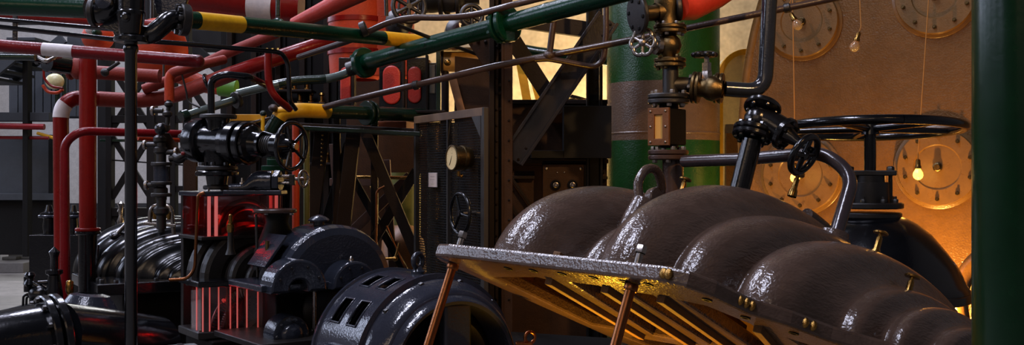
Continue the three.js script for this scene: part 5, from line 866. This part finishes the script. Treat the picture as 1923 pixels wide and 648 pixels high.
  part('governor_gear', [ringGeo(at3(U, -0.08, 0.06, -0.2), XA, 0.16, 0.018, 48, 10, 0, Math.PI * 2), ringGeo(at3(U, -0.05, 0.06, -0.2), XA, 0.12, 0.012, 40, 10)], mBronze, t);
  part('back_column', boxAx(at3(U, -0.3, 0, -0.4), 0.46, 0.8, 0.04, BA, Y3, 0.006), mIron, t);
  for (const [o, u] of [[U, -0.12], [O, -0.1]]) for (const b of [-0.12, 0.1]) { const l = new THREE.PointLight('#ff1c14', o === U ? 0.035 : 0.05, 0, 2); l.position.copy(at3(o, -0.02, b, u)); l.castShadow = true; l.shadow.radius = 1.5; scene.add(l); part('led_lamp', ball(l.position, 0.012, 0.012, 0.012, 10), mLed, t, 'small red lamp behind the pane'); }
  const rotor = thing('bladed_rotor', 'bladed rotor wheel seen through the lower red window', 'rotor', at3(O, -0.03, 0.05, -0.32)); const rc = at3(O, -0.02, 0.05, -0.27); part('wheel', lathe(add(rc, XA, -0.02), XA, [[0, 0.05], [0, 0.17], [0.01, 0.19], [0.03, 0.19], [0.04, 0.17], [0.04, 0.05]], 64), mSteel, rotor); part('shroud', ringGeo(rc, XA, 0.243, 0.006, 72, 8), mSteel, rotor);
  const blades = []; for (let k = 0; k < 90; k++) { const a = 2 * Math.PI * k / 90, d = BA.clone().multiplyScalar(Math.cos(a)).addScaledVector(Y3, Math.sin(a)); blades.push(bar(add(rc, d, 0.185), add(rc, d, 0.24), 0.03, 0.004, XA, 0.0005)); } stuff(part('blades', blades, mSteel, rotor)); part('hub', lathe(add(rc, XA, -0.06), XA, [[0, 0], [0, 0.06], [0.14, 0.05], [0.14, 0]], 24), mIron, rotor);
  // brass oil cup and column
  const oc = thing('oil_cup', 'small brass oil cup on a thin column before the upper red window', 'oil cup', P(433, 470, 5.7)); part('column', lathe(P(433, 478, 5.7), Y3, [[0, 0.03], [0.03, 0.018], [0.12, 0.015], [0.14, 0.02]], 16), mIron, oc); part('cup', lathe(P(433, 432, 5.7), Y3, [[-0.02, 0.012], [0, 0.02], [0.03, 0.02], [0.034, 0.012], [0.08, 0.011], [0.085, 0.006]], 16), mBrass, oc);
  const rp = thing('round_table_plate', 'dark round plate on a thin rod between red windows and gear casing', 'plate', P(516, 520, 5.7)); part('plate', disc(P(516, 396, 5.7), Y3, M(41, 5.7), 0.022, 48), mRustPipe, rp); part('rod', cyl(P(481, 402, 5.65), P(484, 520, 5.65), 0.008), mIron, rp); part('neck', lathe(P(520, 400, 5.75), V(0, -1, 0), [[0, 0.07], [0.05, 0.06], [0.13, 0.09], [0.2, 0.12], [0.3, 0.13]], 32, 0, 6.2832, 60), mBlackDull, rp);
  for (const [px, py] of [[500, 398], [548, 398]]) part('nut', hexBolt(P(px, py + 2, 5.66), V(0, -1, 0), 0.012, 0.012), mSteel, rp);
  pipeRun('copper_pipe', 'thin copper pipe running down left of the red windows', bend([P(384, 362, 5.8), P(372, 366, 5.8), P(366, 505, 5.8), P(352, 524, 5.8), P(318, 526, 5.8)], [0.03, 0.05, 0.04]), M(3.2, 5.8), mCopper, [], { seg: 10 });
}
// black main stop valve above the red windows
{
  const d = 5.95, ax = V(0.88, -0.06, 0.475).normalize(), A = (px, py, z = 0) => P(px, py, d).add(V(0, 0, z)), L = n => M(n, d), c = A(410, 266), on = s => add(c, ax, s), t = thing('stop_valve', 'black cast stop valve with horizontal spindle and spoked handwheel', 'valve', A(408, 360));
  part('body', lathe(on(-L(58)), ax, [[0, 0], [0, L(40)], [L(4), L(42)], [L(24), L(42)], [L(28), L(38)], [L(30), L(31)], [L(80), L(31)], [L(84), L(36)], [L(96), L(38)]], 48), mBlack, t);
  part('body_flange', disc(on(L(48)), ax, L(40), L(20), 48), mBlack, t); part('cover_flange', disc(on(L(72)), ax, L(40), L(14), 48), mBlack, t); bolts(t, on(L(79)), ax, L(31), 8, 0.012, 0.016, mIron); bolts(t, on(-L(58)), ax.clone().negate(), L(32), 8, 0.016, 0.03, mIron, 0.2);
  part('bonnet', lathe(on(L(80)), ax, [[0, L(34)], [L(6), L(33)], [L(10), L(24)], [L(26), L(20)], [L(28), L(24)], [L(34), L(24)]], 36), mBlack, t);
  const sp = []; for (let k = 0; k <= 90; k++) { const a = k / 90 * Math.PI * 2 * 5, [u, v] = frameOf(ax); sp.push(add(add(on(L(112) + L(26) * k / 90), u, L(15) * Math.cos(a)), v, L(15) * Math.sin(a))); } part('spring', sweep(sp, L(2.6), 8), mIron, t, 'coil spring'); part('spindle', cyl(on(L(90)), on(L(188)), L(6)), mSteel, t);
  for (const s of [-1, 1]) part('yoke_arm', bar(add(on(L(110)), Y3, s * L(20)), add(on(L(160)), Y3, s * L(10)), 0.03, 0.03, Y3, 0.006), mBlack, t); part('yoke_nut', lathe(on(L(140)), ax, [[0, L(22)], [L(20), L(22)], [L(24), L(14)], [L(40), L(11)]], 20), mBlack, t);
  handwheel(t, on(L(176)), ax, L(42), L(4), 5, mBlack, { hub: L(7), phase: 0.35 });
  part('top_neck', lathe(A(410, 250), Y3, [[0, L(24)], [L(20), L(22)], [L(30), L(24)], [L(34), L(30)]], 36), mBlack, t); part('top_flange', disc(A(410, 219), Y3, L(34), L(8), 40), mIron, t);
  part('bottom_neck', lathe(A(408, 352), Y3, [[0, L(18)], [L(14), L(20)], [L(40), L(24)], [L(70), L(26)]], 36), mBlack, t); part('bottom_flange', disc(A(408, 326), Y3, L(40), L(9), 48), mBlack, t); part('bottom_flange', disc(A(408, 316), Y3, L(38), L(8), 48), mIron, t); bolts(t, A(408, 311), Y3, L(31), 8, 0.013, 0.018, mIron);
  part('lower_flange', disc(A(408, 352), Y3, L(26), L(8), 36), mIron, t);
  part('drain', sweep(curve([A(352, 290, 0.05), A(340, 296, 0.05), A(330, 292, 0.02)], 10), L(5), 10), mIron, t); part('red_tag', ball(A(354, 289, 0.1), 0.011), mRed, t);
}
// slate pump cover on the lid, with small wheel
{
  const d = 5.85, A = (px, py) => P(px, py, d), L = n => M(n, d), t = thing('pump_cover', 'slate-grey S-shaped pump cover on the window lid with small chrome wheel', 'pump', A(480, 363));
  part('body', sweep(curve([A(432, 354), A(462, 352), A(484, 343), A(512, 342)], 28), u => L(9 + 13 * Math.min(1, Math.max(0, (u - 0.25) / 0.45)) ** 1.2), 28), mGear, t); part('flange', disc(A(521, 342), V(1, 0, 0.1), L(22), L(14), 6), mGear, t); part('foot', boxAx(A(480, 361), L(108), L(8), 0.16, V(1, 0, 0), Y3, 0.004), mGear, t);
  for (const dy of [-7, 6]) part('rod', cyl(A(526, 338 + dy), A(548, 338 + dy), L(2.5)), mSteel, t); part('block', boxAx(A(549, 338), L(10), L(20), 0.04, X3, Y3, 0.004), mIron, t); part('spindle', cyl(A(550, 336), A(572, 336), L(3)), mSteel, t); handwheel(t, A(570, 336), V(0.9, 0, 0.43), L(15), L(2.6), 4, mSteel, { hub: L(4) }); part('plug', lathe(A(455, 346), Y3, [[0, L(6)], [L(4), L(5)], [L(5), L(3)], [L(12), L(2)]], 12), mSteel, t);
}
// black ribbed turbine, left
{
  const O = P(185, 545, 6.2), quat = new THREE.Quaternion().setFromRotationMatrix(new THREE.Matrix4().makeBasis(V(0.53, 0, 0.848), Y3, V(-0.848, 0, 0.53)));
  const t = thing('ribbed_turbine', 'glossy black ribbed turbine casing between red pipes and black post', 'turbine', O, undefined, quat);
  const H = [[-0.95, 0.6, 0.1], [-0.73, 0.58, 0.1], [-0.53, 0.55, 0.09], [-0.36, 0.46, 0.075], [-0.235, 0.4, 0.055], [-0.13, 0.27, 0.045], [-0.055, 0.21, 0.035], [0.0, 0.15, 0.03]], B0 = 0.62, K = 0.6;
  const R = x => { let s = 0; for (const [xc, r, w] of H) { const q = Math.abs(x - xc) / (w * 1.2); s += Math.max(0.03, q < 1 ? r - w * 1.2 * (1 - Math.sqrt(1 - q * q)) : r - w * 1.2 - (q - 1) * w * 2.6) ** 30; } return s ** (1 / 30); };
  const ring = (x, r) => Array.from({ length: 57 }, (_, k) => { const a = Math.PI * k / 56; return V(x, K * r * Math.sin(a) + 0.03, -B0 + r * Math.cos(a)); });
  const rings = [ring(-1.1, 0.02), ring(-1.09, 0.4)]; for (let k = 0; k <= 150; k++) { const x = -1.08 + 1.11 * k / 150; rings.push(ring(x, R(x))); } rings.push(ring(0.035, 0.05), ring(0.036, 0.01));
  part('ribbed_casing', loft(rings, false, true), mat('#08090b', 0.2, { bump: 0.0006 }), t);
  part('split_flange', boxAx(V(-0.4, 0.0, -0.62), 0.84, 0.07, 1.26, X3, Y3, 0.008), mBlack, t); part('lower_casing', boxAx(V(-0.45, -0.5, -0.66), 0.7, 0.95, 1.0, X3, Y3, 0.03), mBlackDull, t);
  for (let k = 0; k < 8; k++) part('bolt', hexBolt(V(-0.72 + k * 0.09, 0.035, -0.035), Y3, 0.016, 0.02), mIron, t); for (let k = 0; k < 10; k++) part('bolt', hexBolt(V(-0.01, 0.035, -0.1 - k * 0.115), Y3, 0.014, 0.018), mIron, t);
  part('side_box', boxAx(V(-0.62, 0.12, -0.06), 0.16, 0.22, 0.1, X3, Y3, 0.006), mBlack, t);
  for (const [x, z, h] of [[-0.4, -0.75, 0.33], [-0.2, -0.7, 0.24], [-0.12, -0.72, 0.15]]) part('grease_cup', lathe(V(x, h, z), Y3, [[0, 0.01], [0.05, 0.01], [0.052, 0.026], [0.062, 0.024], [0.064, 0]], 14), mBrass, t);
}
// exhaust duct in the lower left corner
{
  const a = P(-70, 668, 4.9), b = P(96, 640, 5.15), c = P(285, 662, 5.8), t = thing('exhaust_duct', 'big glossy black round duct in the lower left corner', 'duct', V(a.x, 0, a.z));
  part('duct', sweep(curve([a, mix(a, b, 0.5).add(V(0, 0.01, 0)), b], 16), u => 0.155 + 0.035 * u, 48), mBlack, t); part('duct', sweep([b, mix(b, c, 0.4), c], u => 0.19 + 0.01 * u, 40), mBlack, t); const ax = dirOf(a, b); for (const s of [0.0, 0.05]) part('flange', disc(add(b, ax, s - 0.02), ax, 0.225, 0.036, 56), mBlack, t); for (let k = 0; k < 12; k++) { const [u, v] = frameOf(ax), q = k * 0.5236; part('bolt', hexBolt(add(add(add(b, ax, -0.04), u, 0.205 * Math.cos(q)), v, 0.205 * Math.sin(q)), ax.clone().negate(), 0.014, 0.016), mIron, t); }
  part('saddle', box(V(b.x, 0.35, b.z), 0.3, 0.7, 0.3), mBlackDull, t); part('cone', lathe(P(165, 590, 5.6), V(0.1, 1, -0.05), [[-0.05, 0.2], [0.1, 0.1], [0.11, 0.06]], 36), mSlate, t);
  const p = thing('oil_pump', 'small black pump stand with bent legs on the floor side, lower left', 'pump', P(66, 588, 5.9)), d = 5.9, A = (px, py) => P(px, py, d); part('head', lathe(A(56, 540), Y3, [[0, 0.02], [0.02, 0.035], [0.05, 0.02], [0.07, 0.03], [0.085, 0.02], [0.087, 0]], 16), mBlack, p); part('barrel', cyl(A(52, 548), A(52, 520), M(7, d)), mBlack, p); part('arm', [cyl(A(60, 532), A(90, 530), 0.012), cyl(A(58, 530), A(78, 542), 0.02)], mBlack, p); part('body', [ball(A(74, 552), 0.06, 0.05, 0.05), cyl(A(76, 570), A(78, 540), M(8, d))], mBlack, p); part('bent_leg', sweep(bend([A(43, 578), A(44, 556), A(52, 552), A(70, 556)], 0.02), 0.007, 8), mBlack, p); part('bent_leg', sweep(bend([A(49, 580), A(50, 558), A(58, 554), A(72, 558)], 0.02), 0.007, 8), mBlack, p); part('column', lathe(A(102, 585), Y3, [[0, 0.05], [0.1, 0.045], [0.2, 0.03], [0.21, 0.045], [0.23, 0.045], [0.235, 0.02], [0.3, 0.02], [0.33, 0.03], [0.36, 0.0]], 20), mBlack, p); part('dish', lathe(A(96, 575), Y3, [[0, 0.07], [0.02, 0.075], [0.03, 0.05], [0.03, 0]], 24), mSteel, p);
  part('pedestal', box(V(A(76, 0).x, 0.48, -d), 0.3, 0.95, 0.3), mBlackDull, p);
  const o = thing('oil_lubricator', 'small brass lubricator beside the lower red pipe', 'oil cup', P(131, 590, 5.9)); part('cup', lathe(P(131, 546, 5.9), Y3, [[-0.03, 0.006], [-0.02, 0.014], [0, 0.022], [0.05, 0.02], [0.055, 0.016], [0.06, 0]], 16), mBrass, o); part('stem', cyl(P(132, 592, 5.9), P(132, 556, 5.9), 0.008), mBrass, o); part('cross', cyl(P(124, 566, 5.9), P(140, 566, 5.9), 0.006), mBrass, o);
}
// things low between the machines
{
  const t = thing('pale_case', 'pale box with dark strap low before the left machines', 'box', P(346, 672, 5.3)); const c = P(346, 667, 5.3); part('box', boxAx(c, 0.16, 0.08, 0.22, V(0.86, 0, -0.5), Y3, 0.008), mat('#6d7878', 0.5, {}), t); part('strap', boxAx(add(c, Y3, 0.002), 0.03, 0.084, 0.226, V(0.86, 0, -0.5), Y3, 0.004), mBlackDull, t); part('stand', box(V(c.x, 0.38, c.z), 0.3, 0.76, 0.26, 0.5), mBlackDull, t);
  const e = thing('copper_eye', 'copper ring fitting at the bottom edge between generator and cover', 'fitting', P(992, 665, 4.9)); part('ring', ringGeo(P(995, 634, 4.9), V(0.5, 0, 0.87), 0.026, 0.008, 24, 10), mCopper, e); part('stem', cyl(P(995, 648, 4.9), P(995, 700, 4.9), 0.016), mCopper, e); part('bracket', boxAx(P(984, 650, 4.9), 0.08, 0.04, 0.05), mCopper, e); part('post', box(V(P(990, 0, 4.9).x, 0.38, -4.95), 0.08, 0.9, 0.08), mBlackDull, e);
  const l = thing('lower_casing', 'dark lower turbine casing under the lifted cover', 'turbine casing', V(0.5, 0, -5.7)); part('block', boxAx(V(0.3, 0.36, -5.98), 0.78, 0.7, 0.4, V(0.92, 0, 0.39), Y3, 0.02), mBlackDull, l); part('flange', boxAx(V(0.3, 0.73, -5.98), 0.86, 0.04, 0.46, V(0.92, 0, 0.39), Y3, 0.006), mBlackDull, l);
}

// ================================================================= far left: lattice, stair, screens and cabinets
{
  const d = 11.5, x = px => P(px, 0, d).x, Y = py => EYE - (py - 324) / FOCAL * d, mL = mat('#120e0c', 0.6, { dull: 1 }), t = thing('lattice_column', 'dark lattice steel columns with crossed braces before the white wall', 'lattice', V(x(270), 0, -d));
  for (const [px, w] of [[207, 11], [286, 15], [327, 10], [352, 12]]) part('upright', box(V(x(px), 2.1, -d), M(w, d), 4.2, 0.12), mL, t);
  for (const [x0, y0, x1, y1] of [[212, 240, 282, 130], [212, 130, 282, 240], [210, 255, 284, 372], [282, 255, 210, 372], [212, 400, 282, 490], [282, 400, 212, 490], [330, 120, 395, 218], [354, 400, 330, 440]]) part('brace', bar(V(x(x0), Y(y0), -d), V(x(x1), Y(y1), -d), M(11, d), 0.04, X3), mL, t);
  for (const [x0, x1, py, h] of [[200, 430, 224, 14], [330, 360, 355, 12], [190, 290, 264, 5], [200, 292, 398, 16]]) part('cross_bar', box(V((x(x0) + x(x1)) / 2, Y(py), -d), x(x1) - x(x0), M(h, d), 0.08), py === 264 ? mDarkGreen : mL, t);
  part('wire', cyl(V(x(200), Y(300), -d), V(x(360), Y(311), -d), 0.008), mL, t);
}
{
  const d = 10.6, x = px => P(px, 0, d).x, Y = py => EYE - (py - 324) / FOCAL * d, mS = mat('#2b3036', 0.65, { bump: 0.002 }), rect = (x0, x1, y0, y1, z = 0, th = 0.05) => box(V((x(x0) + x(x1)) / 2, (Y(y0) + Y(y1)) / 2, -d + z), x(x1) - x(x0), Y(y0) - Y(y1), th, 0, 0.004);
  const t = thing('steel_stair', 'grey steel stair and gallery with plate strings, upper left', 'stair', V(x(20), 0, -d));
  part('gallery_beam', rect(-80, 100, 212, 228, 0, 0.2), mS, t); part('stringer', bar(V(x(-30), Y(175), -d + 0.3), V(x(62), Y(100), -d + 0.3), M(26, d), 0.05, X3), mS, t); part('stringer', bar(V(x(-20), Y(140), -d - 0.5), V(x(80), Y(60), -d - 0.5), M(20, d), 0.05, X3), mS, t);
  for (let k = 0; k < 9; k++) part('wall_plate', rect(-60 + k * 17, -44.5 + k * 17, 60 + Math.max(0, 2 - k) * 8, 210, -0.9, 0.03), mS, t);
  for (let k = 0; k < 6; k++) part('tread', box(V(x(-20 + k * 17), Y(150 - k * 14), -d - 0.1), 0.28, 0.03, 0.8), mS, t);
  part('post', rect(55, 65, 100, 480, 0.1, 0.1), mBlackDull, t); part('back_sheet', rect(-80, 72, 62, 212, -1.1, 0.03), mS, t); part('post', rect(126, 134, 60, 215, -0.6, 0.08), mBlackDull, t); part('landing_plate', rect(80, 150, 55, 90, -0.6, 0.04), mS, t);
  pipeRun('red_header', 'dull red pipe under the grey gallery beam, far left', [V(x(-80), Y(237), -d + 0.2), V(x(100), Y(240), -d + 0.2)], M(5.5, d), mCrimson); pipeRun('red_header', 'thin dull red pipe lowest under the gallery, far left', [V(x(-80), Y(258), -d + 0.1), V(x(100), Y(260), -d + 0.1)], M(3, d), mCrimson);
  solo('yellow_strut', cyl(V(x(70), Y(250), -d), V(x(104), Y(260), -d), M(3, d)), mYellow, 'short yellow strut under the grey gallery', 'strut');
  const mScreen = mat('#3a4046', 0.5, {}); const s = thing('grey_screen', 'dark grey framed screen panels, far left', 'screen', V(x(20), 0, -d - 0.5)); part('panel', rect(-80, 8, 252, 372, -0.5, 0.03), mScreen, s); part('panel', rect(10, 54, 252, 372, -0.5, 0.03), mScreen, s); part('sill', rect(-80, 75, 365, 378, -0.45, 0.1), mScreen, s); part('leg', rect(52, 60, 250, 490, -0.5, 0.06), mBlackDull, s); part('back_panel', rect(-80, 56, 378, 486, -0.52, 0.03), mBlackDull, s);
  for (const [px, l] of [[83, 'thin dark upright pole left of the red risers, nearer the screen'], [97, 'thin dark upright pole left of the red risers, nearer the pipes'], [144, 'thick dark upright pole between the two red risers']]) solo('upright_pole', cyl(V(x(px), 0, -d - 0.3), V(x(px), Y(px === 144 ? 280 : 130), -d - 0.3), M(px === 144 ? 9 : 4, d)), mDarkGreen, l, 'pole', 'poles before the white wall');
}
{
  const d = 19, x = px => P(px, 0, d).x, Y = py => EYE - (py - 324) / FOCAL * d, rect = (x0, x1, y0, y1, z = 0, th = 0.5) => box(V((x(x0) + x(x1)) / 2, (Y(y0) + Y(y1)) / 2, -d + z), x(x1) - x(x0), Y(y0) - Y(y1), th, 0, 0.01);
  const fl = 324 + EYE * FOCAL / d, pt = fl - 18;
  solo('plinth', rect(-120, 92, pt, fl, 0.2, 1.6), mat('#5e5a56', 0.7, {}), 'low grey concrete plinth on the hall floor, far left', 'plinth');
  const c = thing('grey_cabinet', 'light grey cabinet at the left picture edge', 'cabinet', V(x(-10), Y(pt), -d)); part('body', rect(-60, 12, 380, pt - 0.5, 0.5, 0.5), mat('#7d7c7c', 0.6, {}), c); part('base', rect(-62, 14, pt - 12, pt - 0.5, 0.52, 0.52), mat('#6d6c6c', 0.6, {}), c);
  const e = thing('dark_cabinet', 'dark upright cabinet beside the light grey one', 'cabinet', V(x(52), Y(pt), -d)); part('body', rect(28, 76, 378, pt - 0.5, 0, 0.5), mat('#3a372f', 0.6, {}), e); part('skirt', rect(26, 52, pt - 6, pt - 0.5, 0.3, 0.3), mat('#3a372f', 0.6, {}), e); const y = thing('yellow_board', 'dull yellow board behind the cabinets with dark struts', 'board', V(x(20), Y(pt), -d - 0.4)); part('board', rect(10, 34, 380, pt - 0.5, -0.5, 0.05), mat('#9a8a4a', 0.7, {}), y); for (const [x0, y0, x1, y1] of [[12, 396, 30, 378], [12, 440, 30, 420], [14, 420, 62, 470]]) part('strut', bar(V(x(x0), Y(y0), -d - 0.4), V(x(x1), Y(y1), -d - 0.4), 0.05, 0.04, X3), mBlackDull, y); part('knob', ball(V(x(22), Y(404), -d - 0.4), 0.05), mBlackDull, y);
}
{ // black auxiliary machine behind the red risers
  const d = 8, A = (px, py, z = 0) => P(px, py, d).add(V(0, 0, z)), t = thing('auxiliary_machine', 'low black machine with flanged heads behind the red risers', 'machine', V(A(130, 0).x, 0, -d)); part('body', box(V(A(132, 0).x, 0.62, -d), 0.44, 1.24, 0.4), mBlack, t);
  for (const [px, w] of [[92, 16], [138, 14], [108, 12]]) { part('head', lathe(A(px, 440), Y3, [[0, M(w * 0.6, d)], [0.06, M(w * 0.7, d)], [0.12, M(w * 0.6, d)], [0.13, M(w, d)], [0.16, M(w, d)], [0.17, M(w * 0.5, d)], [0.22, M(w * 0.3, d)], [0.22, 0]], 20), mBlack, t); part('ring', disc(A(px, 406), Y3, M(w + 3, d), 0.02), mSlate, t); } for (let k = 0; k < 5; k++) part('grille_bar', cyl(A(88 + k * 7, 470), A(88 + k * 7, 425), 0.008), mSteel, t);
  const h = thing('lever_valve', 'small chrome lever cock right of the thick red riser', 'valve', A(192, 440, -0.4)); part('stem', lathe(A(190, 430, -0.4), Y3, [[0, 0.02], [0.04, 0.03], [0.08, 0.015], [0.16, 0.02], [0.18, 0.03], [0.2, 0]], 14), mSteel, h); part('lever', cyl(A(186, 402, -0.4), A(194, 384, -0.4), 0.014), mSteel, h); part('support', box(V(A(190, 0).x * 1.05, 0.6, -d - 0.4), 0.1, 1.2, 0.1), mBlackDull, h);
  const q = thing('tilt_lever', 'bright steel lever on the turbine top left of the post', 'lever', P(228, 446, 6.9)); part('lever', cyl(P(219, 440, 6.9), P(236, 422, 6.9), 0.014), mSteel, q); part('base', ball(P(217, 444, 6.9), 0.04, 0.03, 0.04), mBlack, q);
  const u = thing('inlet_loop', 'black U-shaped pipe loop on the ribbed turbine top', 'pipe', P(305, 432, 6.7)); part('loop', sweep(bend([P(281, 420, 6.7), P(283, 386, 6.7), P(322, 386, 6.7), P(326, 440, 6.7)], 0.05), M(4, 6.7), 12), mSteel, u); for (const px of [292, 318]) part('brass_nut', lathe(P(px, 412, 6.7), Y3, [[0, 0.014], [0.02, 0.02], [0.045, 0.02], [0.05, 0.012]], 12), mBrass, u); part('pipe', cyl(P(303, 436, 6.75), P(303, 395, 6.75), M(6, 6.7)), mIron, u); part('bridge', bar(P(270, 420, 6.65), P(330, 424, 6.65), 0.02, 0.02, Y3), mSteel, u);
  const br = thing('upright_board', 'brown upright board right of the ribbed turbine', 'board', V(P(360, 0, 7.7).x, 0, -7.7)); part('board', box(V(P(358, 0, 7.7).x, 0.9, -7.7), M(24, 7.7), 1.8, 0.05), mSheet, br); part('handle', ringGeo(P(362, 394, 7.64), V(0.9, 0, 0.4), 0.03, 0.006, 20, 8), mSteel, br);
}

renderer.render(scene, camera);
